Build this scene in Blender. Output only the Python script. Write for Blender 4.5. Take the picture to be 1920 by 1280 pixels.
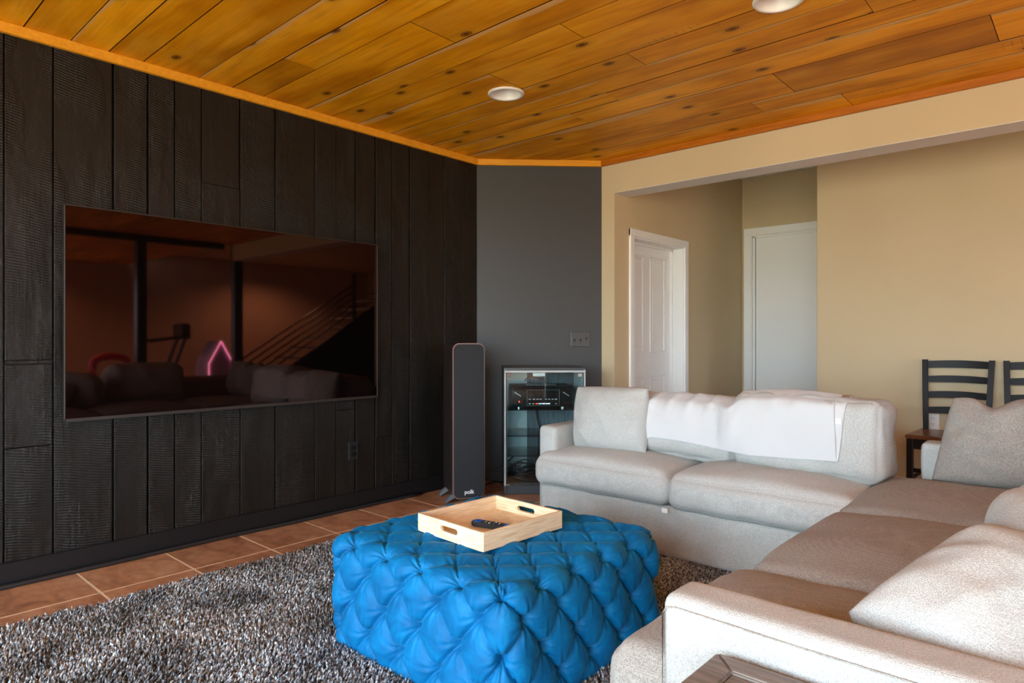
import bpy, bmesh, math, random
import numpy as np
from mathutils import Vector, Matrix, Euler, noise
from mathutils.bvhtree import BVHTree
random.seed(7); np.random.seed(7)
R = math.radians; PI = math.pi
C = bpy.context.scene.collection
for o in list(bpy.data.objects): bpy.data.objects.remove(o)
sc = bpy.context.scene

# ------------------------------------------------------------------ camera, world, lights, exposure
cam = bpy.data.objects.new('camera', bpy.data.cameras.new('camera')); C.objects.link(cam)
cam.location = (0, 0, 1.07); cam.rotation_euler = (R(90), 0, R(42))
cam.data.sensor_width = 36; cam.data.lens = 1228 / 1920 * 36
cam.data.shift_y = -3 / 1920
cam.data.clip_start = .02
sc.camera = cam
vs = sc.view_settings
vs.view_transform = 'Standard'; vs.look = 'None'; vs.gamma = 1; vs.use_curve_mapping = False
vs.exposure = 1.1
w = bpy.data.worlds.new('world'); sc.world = w; w.use_nodes = True
nt = w.node_tree; nt.nodes.clear()
wo = nt.nodes.new('ShaderNodeOutputWorld'); wb = nt.nodes.new('ShaderNodeBackground')
tc = nt.nodes.new('ShaderNodeTexCoord'); sx = nt.nodes.new('ShaderNodeSeparateXYZ'); rp = nt.nodes.new('ShaderNodeValToRGB')
mr = nt.nodes.new('ShaderNodeMapRange'); mr.inputs[1].default_value = -1; mr.inputs[2].default_value = 1
nt.links.new(tc.outputs['Generated'], sx.inputs[0]); nt.links.new(sx.outputs[2], mr.inputs[0]); nt.links.new(mr.outputs[0], rp.inputs[0])
nt.links.new(rp.outputs[0], wb.inputs[0]); nt.links.new(wb.outputs[0], wo.inputs[0])
e = rp.color_ramp.elements
e[0].position = 0.0; e[0].color = (.48, .44, .34, 1)
e[1].position = 1.0; e[1].color = (.52, .74, 1.0, 1)
x_ = e.new(.485); x_.color = (.48, .44, .34, 1)
x_ = e.new(.515); x_.color = (.72, .89, 1.0, 1)
wb.inputs[1].default_value = 8.5

def area(name, loc, rot, sx_, sy_, power, col=(1, 1, 1), portal=False):
    l = bpy.data.lights.new(name, 'AREA'); l.shape = 'RECTANGLE'; l.size = sx_; l.size_y = sy_; l.energy = power; l.color = col
    o = bpy.data.objects.new(name, l); C.objects.link(o); o.location = loc; o.rotation_euler = rot
    if portal: l.cycles.is_portal = True
    return o
area('patio_portal', (-.2, -2.32, 1.12), (R(90), 0, R(180)), 5.2, 2.1, 1, portal=True)
area('east_fill_portal', (6.55, 1.2, 1.5), (R(90), 0, R(-90)), 3.0, 1.4, 1, portal=True)  # fill light through the added east window

# ------------------------------------------------------------------ materials
def mat(name, base=(.8, .8, .8), rough=.5, metal=0, spec=.5, **kw):
    m = bpy.data.materials.new(name); m.use_nodes = True
    b = m.node_tree.nodes['Principled BSDF']
    b.inputs['Base Color'].default_value = (*base, 1); b.inputs['Roughness'].default_value = rough
    b.inputs['Metallic'].default_value = metal; b.inputs['Specular IOR Level'].default_value = spec
    for k, v in kw.items():
        b.inputs[k.replace('_', ' ')].default_value = v
    return m
class G:
    """small helper to write node graphs"""
    def __init__(s, m): s.m = m; s.t = m.node_tree; s.b = s.t.nodes['Principled BSDF']
    def n(s, typ, **kw):
        nd = s.t.nodes.new('ShaderNode' + typ)
        for k, v in kw.items(): setattr(nd, k, v)
        return nd
    def l(s, a, b): s.t.links.new(a, b)
    def coord(s, scale=(1, 1, 1), rot=(0, 0, 0), rnd=0, kind='Object'):
        t = s.n('TexCoord'); mp = s.n('Mapping'); mp.inputs['Scale'].default_value = scale; mp.inputs['Rotation'].default_value = rot
        s.l(t.outputs[kind], mp.inputs[0])
        if rnd:
            oi = s.n('ObjectInfo'); mu = s.n('Math', operation='MULTIPLY'); mu.inputs[1].default_value = rnd
            s.l(oi.outputs['Random'], mu.inputs[0]); cb = s.n('CombineXYZ')
            for i in range(3): s.l(mu.outputs[0], cb.inputs[i])
            ad = s.n('VectorMath', operation='ADD'); s.l(t.outputs[kind], ad.inputs[0]); s.l(cb.outputs[0], ad.inputs[1]); s.l(ad.outputs[0], mp.inputs[0])
        return mp.outputs[0]
    def noise(s, v, scale=5, detail=4, rough=.5, dist=0):
        nd = s.n('TexNoise'); nd.inputs['Scale'].default_value = scale; nd.inputs['Detail'].default_value = detail
        nd.inputs['Roughness'].default_value = rough; nd.inputs['Distortion'].default_value = dist
        s.l(v, nd.inputs['Vector']); return nd.outputs[0]
    def vor(s, v, scale=5, feature='F1', rnd=1, out='Distance'):
        nd = s.n('TexVoronoi', feature=feature); nd.inputs['Scale'].default_value = scale; nd.inputs['Randomness'].default_value = rnd
        s.l(v, nd.inputs['Vector']); return nd.outputs[out]
    def wave(s, v, scale=5, dist=0, detail=2, dscale=1, d='X', typ='BANDS'):
        nd = s.n('TexWave', wave_type=typ)
        if typ == 'BANDS': nd.bands_direction = d
        nd.inputs['Scale'].default_value = scale; nd.inputs['Distortion'].default_value = dist
        nd.inputs['Detail'].default_value = detail; nd.inputs['Detail Scale'].default_value = dscale
        s.l(v, nd.inputs['Vector']); return nd.outputs[1]
    def ramp(s, f, stops):
        r = s.n('ValToRGB'); e = r.color_ramp.elements
        e[0].position = stops[0][0]; e[0].color = (*stops[0][1], 1); e[1].position = stops[-1][0]; e[1].color = (*stops[-1][1], 1)
        for p, c in stops[1:-1]:
            q = e.new(p); q.color = (*c, 1)
        s.l(f, r.inputs[0]); return r.outputs[0]
    def mix(s, a, b, f=.5, mode='MIX'):
        m = s.n('Mix', data_type='RGBA', blend_type=mode); m.inputs[0].default_value = f if isinstance(f, float) else .5
        if not isinstance(f, float): s.l(f, m.inputs[0])
        for v, i in ((a, 6), (b, 7)):
            if isinstance(v, tuple): m.inputs[i].default_value = (*v, 1)
            else: s.l(v, m.inputs[i])
        return m.outputs[2]
    def math(s, op, a, b=0.0):
        m = s.n('Math', operation=op)
        for v, i in ((a, 0), (b, 1)):
            if isinstance(v, (int, float)): m.inputs[i].default_value = v
            else: s.l(v, m.inputs[i])
        return m.outputs[0]
    def rnd(s): return s.n('ObjectInfo').outputs['Random']
    def base(s, c): s.l(c, s.b.inputs['Base Color'])
    def rough(s, c): s.l(c, s.b.inputs['Roughness'])
    def bump(s, h, strength=.3, dist=.01, prev=None):
        b = s.n('Bump'); b.inputs['Strength'].default_value = strength; b.inputs['Distance'].default_value = dist
        s.l(h, b.inputs['Height'])
        if prev is not None: s.l(prev, b.inputs['Normal'])
        s.l(b.outputs[0], s.b.inputs['Normal']); return b.outputs[0]

def g3(v): return (v, v, v)
# honey coloured knotty pine; the grain runs along local X
def pine(name, dark, mid, light, sat_knots=True):
    m = mat(name, mid, .45, spec=.16); g = G(m)
    v = g.coord((.9, 7, 7), rnd=37)
    gr = g.noise(v, 1.5, 5, .5, .9)
    col = g.ramp(gr, [(.25, dark), (.5, mid), (.78, light)])
    fine = g.noise(g.coord((2, 60, 60), rnd=11), 1.2, 3, .6)
    col = g.mix(col, g.ramp(fine, [(.35, g3(.86)), (.62, g3(1.03))]), .6, 'MULTIPLY')
    blotch = g.noise(g.coord((1.2, 3, 3), rnd=71), 1.4, 3)
    col = g.mix(col, g.ramp(blotch, [(.35, (.70, .62, .52)), (.55, g3(1)), (.75, (1.18, 1.25, 1.45))]), .8, 'MULTIPLY')
    tone = g.ramp(g.rnd(), [(0, (.74, .66, .55)), (.3, (1, .95, .9)), (.6, (1.02, 1.0, 1.0)), (1, (1.22, 1.22, 1.35))])
    col = g.mix(col, tone, .9, 'MULTIPLY')
    # knots: sparse voronoi cells with a dark core and a ring, stretched a little along the grain
    vk = g.coord((2.0, 3.4, 1), rnd=61)
    def v2(out):
        nd = g.n('TexVoronoi', feature='F1', voronoi_dimensions='2D'); nd.inputs['Scale'].default_value = 1.0; g.l(vk, nd.inputs['Vector']); return nd.outputs[out]
    kd = v2('Distance'); kc = v2('Color')
    halo = g.ramp(kd, [(0, g3(.8)), (.10, g3(.5)), (.28, g3(0))])
    col = g.mix(col, light, g.math('MULTIPLY', halo, .6))
    # pale sapwood band along one edge of some boards
    sp_ = g.n('SeparateXYZ'); tco = g.n('TexCoord'); g.l(tco.outputs['Generated'], sp_.inputs[0])
    wv = g.noise(g.coord((.8, .2, .2), rnd=19), 2, 3)
    edge_ = g.math('ADD', sp_.outputs[1], g.math('MULTIPLY', g.math('SUBTRACT', wv, .5), .9))
    sap = g.math('MULTIPLY', g.ramp(edge_, [(.06, g3(.7)), (.12, g3(0))]), g.math('GREATER_THAN', g.rnd(), .45))
    col = g.mix(col, (.66, .42, .17), sap)
    swm = g.wave(g.coord((1, .12, 1), rnd=29), 9, 1.5, 2, 3, 'X')
    swk = g.math('MULTIPLY', g.ramp(swm, [(.93, g3(0)), (.99, g3(.75))]), g.ramp(g.noise(g.coord((1.2, 5, 1), rnd=47), 1.6, 3), [(.66, g3(0)), (.74, g3(1))]))
    col = g.mix(col, (.16, .07, .012), swk)
    smear = g.ramp(g.noise(g.coord((.7, 8, 1), rnd=83), 2.4, 3, .6), [(.66, g3(0)), (.76, g3(.6))])
    col = g.mix(col, (.20, .13, .06), smear)
    on = g.math('GREATER_THAN', kc, .48)
    core = g.ramp(kd, [(0.0, g3(.9)), (.025, g3(.85)), (.045, g3(.45)), (.055, g3(.8)), (.07, g3(.22)), (.13, g3(.06)), (.2, g3(0))])
    kf = g.math('MINIMUM', g.math('MULTIPLY', g.math('MULTIPLY', core, on), 1.25), 1.0)
    col = g.mix(col, (dark[0] * .22, dark[1] * .16, dark[2] * .15), kf)
    g.base(col)
    g.bump(gr, .05, .004)
    return m
M = {}
M['pine'] = pine('honey_pine', (.56, .20, .002), (.76, .325, .004), (.86, .43, .03))
m = M['plank_edge'] = mat('seam_shade', (.035, .012, .002), .8, spec=.05)  # shade of the ceiling seams, put into the colour of the plank sides
m = M['pine_trim'] = mat('pine_trim', (.60, .25, .045), .4, spec=.35); g = G(m)
gr = g.noise(g.coord((1.2, 12, 12), rnd=5), 4, 5, .6, .4)
g.base(g.ramp(gr, [(.3, (.60, .255, .012)), (.55, (.70, .31, .018)), (.8, (.78, .37, .03))]))

# black painted rough sawn boards
m = M['black_board'] = mat('black_board', (.02, .018, .016), .42, spec=.30); g = G(m)
v = g.coord((14, 14, .8), rnd=41)
gr = g.noise(v, 4, 8, .65, .5)
rough_patch = g.noise(g.coord((2.5, 2.5, 1.1), rnd=17), 2.2, 3)
saw = g.wave(g.coord((1, 1, 1), (R(10), 0, 0), rnd=9), 26, 5.0, 1, .35, 'Z')
pit = g.noise(g.coord((1, 1, .35), rnd=3), 90, 5, .7)
g.base(g.ramp(g.mix(gr, pit, .5), [(.3, (.0045, .0036, .0028)), (.55, (.010, .0082, .0066)), (.74, (.030, .027, .024))]))
g.rough(g.ramp(pit, [(.35, g3(.50)), (.55, g3(.42)), (.7, g3(.22))]))
h = g.math('MULTIPLY', g.ramp(rough_patch, [(.42, g3(.12)), (.62, g3(1))]), g.math('ADD', g.math('MULTIPLY', saw, .28), g.math('ADD', gr, g.math('MULTIPLY', pit, .8))))
g.bump(h, .9, .006)

m = M['black_paint'] = mat('black_paint', (.008, .008, .009), .4, spec=.35)
m = M['slate_wall'] = mat('slate_wall_paint', (.043, .047, .048), .45, spec=.4); g = G(m)
g.bump(g.noise(g.coord((1, 1, 1)), 140, 3), .06, .002)
def plaster(name, c, r=.75):
    m = mat(name, c, r, spec=.25); g = G(m)
    n1 = g.noise(g.coord(), 1.2, 2)
    g.base(g.ramp(n1, [(.3, tuple(x * .95 for x in c)), (.7, tuple(min(1, x * 1.04) for x in c))]))
    g.bump(g.noise(g.coord(), 160, 3), .07, .002); return m
M['beige'] = plaster('beige_wall_paint', (.60, .495, .315))
M['soffit'] = plaster('soffit_bounce_tone', (.76, .77, .75))  # light bounced up onto the header underside, put into a paler colour
M['reddish'] = plaster('back_wall_paint', (.50, .34, .22))
m = M['white'] = mat('white_trim_paint', (.85, .88, .865), .35)
M['white_metal'] = mat('white_metal', (.80, .80, .76), .35)
M['lens'] = mat('frosted_lens', (.62, .60, .55), .5)

# terracotta tile
def tilemat(name, grid=False):
    m = mat(name, (.30, .12, .055), .38, spec=.5); g = G(m)
    rn = 0 if grid else 23
    n1 = g.noise(g.coord((1, 1.8, 1), rnd=rn), 5, 6, .62, .9); n2 = g.noise(g.coord((1, 1, 1), rnd=rn), 22, 5, .6)
    c = g.ramp(n1, [(.3, (.27, .11, .055)), (.48, (.48, .215, .105)), (.62, (.56, .28, .15)), (.78, (.64, .37, .23))])
    c = g.mix(c, g.ramp(n2, [(.3, g3(.62)), (.55, g3(1))]), .7, 'MULTIPLY')
    if not grid: c = g.mix(c, g.ramp(g.rnd(), [(0, g3(.86)), (1, g3(1.12))]), .8, 'MULTIPLY')
    else:
        br = g.n('TexBrick'); br.offset = 0; br.squash = 1
        br.inputs['Scale'].default_value = 1; br.inputs['Brick Width'].default_value = .383; br.inputs['Row Height'].default_value = .383
        br.inputs['Mortar Size'].default_value = .004; br.inputs['Mortar Smooth'].default_value = 0
        mp = g.n('Mapping'); t = g.n('TexCoord'); mp.inputs['Location'].default_value = (.002, -.896 + .383 * 3, 0)
        g.l(t.outputs['Object'], mp.inputs[0]); g.l(mp.outputs[0], br.inputs['Vector'])
        c = g.mix(c, (.55, .42, .27), br.outputs['Fac'])
    g.base(c); g.bump(n2, .12, .003)
    return m
M['tile'] = tilemat('terracotta_tile'); M['tile_floor'] = tilemat('terracotta_floor', True)
M['grout'] = mat('sand_grout', (.78, .62, .42), .8)

# rug yarn
m = M['rug'] = mat('grey_shag_yarn', (.2, .2, .2), .85, spec=.2); g = G(m)
n1 = g.noise(g.coord(), 95, 2, .7); n2 = g.noise(g.coord((1, 1, .1)), 3.2, 4, .6, .4)
c = g.ramp(n1, [(.37, (.045, .054, .066)), (.46, (.20, .225, .25)), (.54, (.52, .57, .61)), (.64, (.86, .93, .98))])
g.base(g.mix(c, g.ramp(n2, [(.38, g3(.42)), (.58, g3(1.1))]), .9, 'MULTIPLY'))
M['rug_back'] = mat('rug_backing', (.05, .05, .055), .9)

# velvet
m = M['velvet'] = mat('blue_velvet', (.0, .17, .44), .62, spec=.2, Sheen_Weight=.28, Sheen_Roughness=.3); g = G(m)
m.node_tree.nodes['Principled BSDF'].inputs['Sheen Tint'].default_value = (.15, .62, 1, 1)
n1 = g.noise(g.coord(), 9, 5, .6, 1.2)
g.base(g.ramp(n1, [(.3, (.0, .088, .24)), (.55, (.0, .138, .34)), (.75, (.002, .19, .43))]))
fold = g.noise(g.coord(), 34, 3, .55, 1.6)
g.bump(fold, .22, .006)
M['velvet_button'] = mat('blue_velvet_button', (.0, .13, .33), .55, spec=.25, Sheen_Weight=.4)

# sofa tweed
def tweed(name, c1, c2, sc_=1.0, bump=.45):
    m = mat(name, c1, .9, spec=.15, Sheen_Weight=.08); g = G(m)
    v = g.coord((sc_, sc_, sc_))
    cell = g.vor(v, 420, 'F1', .6); n1 = g.noise(v, 260, 3, .7); big = g.noise(v, 4, 3)
    f = g.mix(cell, n1, .55)
    c = g.ramp(f, [(.32, c2), (.44, tuple((a + b) / 2 for a, b in zip(c1, c2))), (.56, c1), (.75, tuple(min(1, x * 1.12) for x in c1))])
    c = g.mix(c, g.ramp(big, [(.3, g3(.94)), (.7, g3(1.03))]), .8, 'MULTIPLY')
    g.base(c); g.bump(f, bump * 1.3, .005); return m
M['tweed'] = tweed('cream_tweed', (.59, .59, .56), (.35, .34, .315))
M['tweed_dark'] = tweed('grey_beige_tweed', (.42, .395, .36), (.20, .18, .16))
M['tweed_light'] = tweed('ivory_tweed', (.55, .56, .54), (.36, .36, .34))
m = M['throw'] = mat('white_fleece', (.60, .615, .63), .9, spec=.1, Sheen_Weight=.2); g = G(m)
g.bump(g.noise(g.coord(), 7, 4, .55, .8), .3, .02)
M['tvedge'] = mat('dark_bezel', (.02, .014, .012), .45)
M['tag'] = mat('white_tag', (.9, .9, .9), .6)

# light pine tray
m = M['tray'] = mat('pale_pine', (.80, .62, .40), .5, spec=.3); g = G(m)
gr = g.noise(g.coord((5, 5, 70), rnd=3), 2.0, 4, .6, .8)
c = g.ramp(gr, [(.3, (.66, .46, .26)), (.5, (.80, .63, .41)), (.7, (.88, .75, .55))])
g.base(c)
# weathered grey oak
m = M['grey_wood'] = mat('weathered_grey_wood', (.16, .13, .11), .45, spec=.4); g = G(m)
gr = g.noise(g.coord((2, 30, 30), rnd=13), 3, 6, .65, .4)
g.base(g.ramp(gr, [(.3, (.085, .066, .054)), (.5, (.17, .14, .12)), (.72, (.27, .235, .205))])); g.bump(gr, .15, .002)

M['speaker_side'] = mat('dark_walnut_vinyl', (.022, .014, .013), .4)
M['copper'] = mat('brown_edge_band', (.17, .10, .085), .4)
m = M['grille'] = mat('grille_cloth', (.022, .024, .027), .75, spec=.3); g = G(m)
g.bump(g.vor(g.coord(), 420), .25, .001)
M['plastic'] = mat('black_plastic', (.012, .012, .013), .4)
M['gloss_black'] = mat('gloss_black', (.008, .008, .01), .12)
M['grey_plastic'] = mat('grey_plastic', (.12, .14, .15), .35)
M['switch_plate'] = mat('dark_switch_plate', (.06, .065, .068), .3)
M['steel'] = mat('brushed_steel', (.62, .63, .62), .28, metal=1)
M['cabinet'] = mat('graphite_laminate', (.045, .05, .055), .35)
M['cabinet_frame'] = mat('grey_edge_frame', (.42, .45, .46), .35)
m = M['cabinet_back'] = mat('ash_back_panel', (.05, .06, .07), .5); g = G(m)
gr = g.noise(g.coord((60, 60, 1.2)), 2, 4, .6, .6)
g.base(g.ramp(gr, [(.4, (.05, .065, .08)), (.5, (.16, .20, .23)), (.6, (.06, .075, .09))]))
M['teal_side'] = mat('pale_inner_panel', (.72, .86, .88), .3)
def glassy(name, tint, refl, rough=.02):
    m = bpy.data.materials.new(name); m.use_nodes = True; t = m.node_tree; t.nodes.clear()
    o = t.nodes.new('ShaderNodeOutputMaterial'); tr = t.nodes.new('ShaderNodeBsdfTransparent'); gl = t.nodes.new('ShaderNodeBsdfGlossy')
    mx = t.nodes.new('ShaderNodeMixShader'); fr = t.nodes.new('ShaderNodeFresnel'); ad = t.nodes.new('ShaderNodeMath'); ad.operation = 'ADD'
    fr.inputs[0].default_value = 1.5; ad.inputs[1].default_value = refl; tr.inputs[0].default_value = (*tint, 1); gl.inputs['Roughness'].default_value = rough
    t.links.new(fr.outputs[0], ad.inputs[0]); t.links.new(ad.outputs[0], mx.inputs[0]); t.links.new(tr.outputs[0], mx.inputs[1]); t.links.new(gl.outputs[0], mx.inputs[2]); t.links.new(mx.outputs[0], o.inputs[0])
    return m
M['glass'] = glassy('door_glass', (.90, .97, .97), .05)
M['shelf_glass'] = glassy('shelf_glass', (.86, .95, .95), .10, .15)
M['cable'] = mat('black_cable', (.015, .016, .018), .3)
# tv screen: dark coated glass with a reddish reflection
m = M['screen'] = mat('tv_screen', (.0015, .001, .001), .03, spec=.5)
m.node_tree.nodes['Principled BSDF'].inputs['Specular Tint'].default_value = (1.0, .62, .58, 1)
m.node_tree.nodes['Principled BSDF'].inputs['IOR'].default_value = 1.5
M['chair_black'] = mat('black_chair_paint', (.007, .007, .008), .45, spec=.25)
m = M['seat_wood'] = mat('walnut_seat', (.16, .062, .026), .3); g = G(m)
g.base(g.ramp(g.noise(g.coord((14, 1.5, 5)), 4, 4, .6, .4), [(.3, (.08, .028, .012)), (.7, (.24, .095, .038))]))
M['blue_btn'] = mat('blue_button', (.0, .16, .85), .4)
M['white_btn'] = mat('pale_marking', (.75, .78, .8), .5)
def emit(name, col, s):
    m = mat(name, col, .5); b = m.node_tree.nodes['Principled BSDF']
    b.inputs['Emission Color'].default_value = (*col, 1); b.inputs['Emission Strength'].default_value = s; return m
M['pink_led'] = emit('pink_led', (1, .35, .6), 9)
M['red_led'] = emit('red_led', (1, .05, .02), 2.0)
M['blue_led'] = emit('blue_led', (.35, .75, 1), 1.2)
M['white_led'] = emit('white_led', (.8, .9, 1), 1.2)
M['red_toy'] = mat('red_plastic', (.75, .02, .06), .35); M['green_toy'] = mat('green_plastic', (.02, .5, .12), .4)
M['pink_toy'] = mat('pale_purple_plastic', (.55, .40, .62), .5)

# ------------------------------------------------------------------ helpers
def tag(o, label=None, cat=None, group=None, kind=None):
    if label: o['label'] = label
    if cat: o['category'] = cat
    if group: o['group'] = group
    if kind: o['kind'] = kind
    return o
def thing(name, label, cat, loc=(0, 0, 0), rz=0, group=None):
    o = bpy.data.objects.new(name, None); C.objects.link(o); o.empty_display_size = .1
    o.location = loc; o.rotation_euler = (0, 0, rz); return tag(o, label, cat, group)
def obj(name, bm, m, parent=None, smooth=False, label=None, loc=None, rot=None):
    me = bpy.data.meshes.new(name); bm.to_mesh(me); bm.free()
    if smooth:
        for p in me.polygons: p.use_smooth = True
    me.materials.append(m); o = bpy.data.objects.new(name, me); C.objects.link(o)
    if parent: o.parent = parent
    if label: o['label'] = label
    if loc is not None: o.location = loc
    if rot is not None: o.rotation_euler = rot
    return o
def struct(name, bm, m, **k):
    o = obj(name, bm, m, **k); o['kind'] = 'structure'; return o
def pobj(name, V, F, m, parent=None, smooth=True, loc=None, rot=None):
    me = bpy.data.meshes.new(name); me.from_pydata([tuple(v) for v in V], [], F); me.update()
    if smooth: me.polygons.foreach_set('use_smooth', [True] * len(me.polygons))
    me.materials.append(m); o = bpy.data.objects.new(name, me); C.objects.link(o)
    if parent: o.parent = parent
    if loc is not None: o.location = loc
    if rot is not None: o.rotation_euler = rot
    return o
def box(bm, x0, x1, y0, y1, z0, z1, bev=0, seg=1, mt=None):
    r = bmesh.ops.create_cube(bm, size=1); vs_ = r['verts']
    bmesh.ops.scale(bm, vec=(x1 - x0, y1 - y0, z1 - z0), verts=vs_)
    bmesh.ops.translate(bm, vec=((x0 + x1) / 2, (y0 + y1) / 2, (z0 + z1) / 2), verts=vs_)
    if bev:
        es = list({e_ for v in vs_ for e_ in v.link_edges})
        rr = bmesh.ops.bevel(bm, geom=es, offset=bev, segments=seg, affect='EDGES', profile=.5)
        vs_ = list({v for f in rr['faces'] for v in f.verts} | {v for v in vs_ if v.is_valid})
    if mt is not None: bmesh.ops.transform(bm, matrix=mt, verts=vs_)
    return bm
def B(*a, **k): return box(bmesh.new(), *a, **k)
def cyl(bm, p0, p1, r0, r1=None, seg=16, caps=True):
    r1 = r0 if r1 is None else r1; p0 = Vector(p0); p1 = Vector(p1); d = p1 - p0
    r = bmesh.ops.create_cone(bm, cap_ends=caps, segments=seg, radius1=r0, radius2=r1, depth=d.length)
    q = d.to_track_quat('Z', 'Y').to_matrix().to_4x4(); q.translation = (p0 + p1) / 2
    bmesh.ops.transform(bm, matrix=q, verts=r['verts']); return bm
def prism(bm, pts, y0, y1, axis='Y'):
    """extrude a closed 2D outline; axis Y: (x,z) outline, Z: (x,y), X: (y,z)"""
    f = {'Y': lambda a, b, t: (a, t, b), 'Z': lambda a, b, t: (a, b, t), 'X': lambda a, b, t: (t, a, b)}[axis]
    A = [bm.verts.new(f(a, b, y0)) for a, b in pts]; D = [bm.verts.new(f(a, b, y1)) for a, b in pts]
    n = len(pts); bm.faces.new(A); bm.faces.new(D[::-1])
    for i in range(n): bm.faces.new((A[i], D[i], D[(i + 1) % n], A[(i + 1) % n]))
    bmesh.ops.recalc_face_normals(bm, faces=bm.faces); return bm
def lathe(bm, prof, seg=40, c=(0, 0, 0)):
    rings = [[bm.verts.new((c[0] + r * math.cos(2 * PI * i / seg), c[1] + r * math.sin(2 * PI * i / seg), c[2] + z)) for i in range(seg)] for r, z in prof]
    for a, b in zip(rings, rings[1:]):
        for i in range(seg): bm.faces.new((a[i], a[(i + 1) % seg], b[(i + 1) % seg], b[i]))
    return bm
def tube(bm, pts, r, seg=8, rad=None):
    pts = [Vector(p) for p in pts]; rings = []
    up = Vector((0, 0, 1))
    for i, p in enumerate(pts):
        d = (pts[min(i + 1, len(pts) - 1)] - pts[max(i - 1, 0)]).normalized()
        a = d.cross(up); a = a.normalized() if a.length > 1e-3 else Vector((1, 0, 0)); b = a.cross(d).normalized()
        rr = rad[i] if rad else r
        rings.append([bm.verts.new(p + a * rr * math.cos(2 * PI * k / seg) + b * rr * math.sin(2 * PI * k / seg)) for k in range(seg)])
    for u, v in zip(rings, rings[1:]):
        for k in range(seg): bm.faces.new((u[k], u[(k + 1) % seg], v[(k + 1) % seg], v[k]))
    bm.faces.new(rings[0][::-1]); bm.faces.new(rings[-1]); return bm
def smooth_path(pts, n=8):
    P = [Vector(p) for p in pts]; out = []
    for i in range(len(P) - 1):
        a = P[max(i - 1, 0)]; b = P[i]; c = P[i + 1]; d = P[min(i + 2, len(P) - 1)]
        for k in range(n):
            t = k / n
            out.append(.5 * ((2 * b) + (c - a) * t + (2 * a - 5 * b + 4 * c - d) * t * t + (3 * b - a - 3 * c + d) * t ** 3))
    out.append(P[-1]); return out
def copy_tree(o, parent=None):
    c = o.copy(); C.objects.link(c); c.parent = parent
    for ch in [q for q in bpy.data.objects if q.parent == o]: copy_tree(ch, c)
    return c

def soft_box(w_, d_, h_, r=.05, n=(26, 26, 12), puff=(0, 0, 0), wr=.004, wscale=6, seed=0, topcrown=0, botflat=False, fn=None):
    """rounded, crowned, slightly wrinkled cushion; returns verts, faces (centred on the origin)"""
    H = np.array([w_ / 2, d_ / 2, h_ / 2]); V = []; F = []; idx = {}
    def vert(p):
        k = tuple(round(float(x), 5) for x in p)
        if k in idx: return idx[k]
        P = np.array(p) * H; inner = np.clip(P, -(H - r), H - r); d = P - inner; L = np.linalg.norm(d)
        nn = d / L if L > 1e-9 else np.array([0, 0, 1.])
        Q = inner + nn * r
        x, y, z = p
        fx = max(0, 1 - x * x); fy = max(0, 1 - y * y); fz = max(0, 1 - z * z)
        Q[0] += x * puff[0] * (fy * fz) ** .6
        Q[1] += y * puff[1] * (fx * fz) ** .6
        zz = z if not (botflat and z < 0) else 0
        Q[2] += zz * puff[2] * (fx * fy) ** .5 + (topcrown * (fx * fy) ** .5 if z > 0 else 0) * max(0, z)
        if wr:
            s = Vector((Q[0] * wscale + seed * 7.3, Q[1] * wscale + seed * 3.1, Q[2] * wscale - seed * 5.7))
            dd = wr * noise.noise(s) + wr * .5 * noise.noise(s * 2.7)
            Q = Q + nn * dd
        if fn: Q = fn(Q, p)
        idx[k] = len(V); V.append(Q); return idx[k]
    nx, ny, nz = n
    g_ = lambda m_: np.sin(np.linspace(-1, 1, m_ + 1) * PI / 2 * .72) / math.sin(PI / 2 * .72)
    gx, gy, gz = g_(nx), g_(ny), g_(nz)
    for s in (-1, 1):
        for a, b, mk, fl in ((gx, gy, lambda u, v: (u, v, s), s < 0), (gx, gz, lambda u, v: (u, s, v), s > 0), (gy, gz, lambda u, v: (s, u, v), s < 0)):
            I = [[vert(mk(u, v)) for v in b] for u in a]
            for i in range(len(a) - 1):
                for j in range(len(b) - 1):
                    q = [I[i][j], I[i + 1][j], I[i + 1][j + 1], I[i][j + 1]]
                    F.append(q[::-1] if fl else q)
    return V, F
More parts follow.
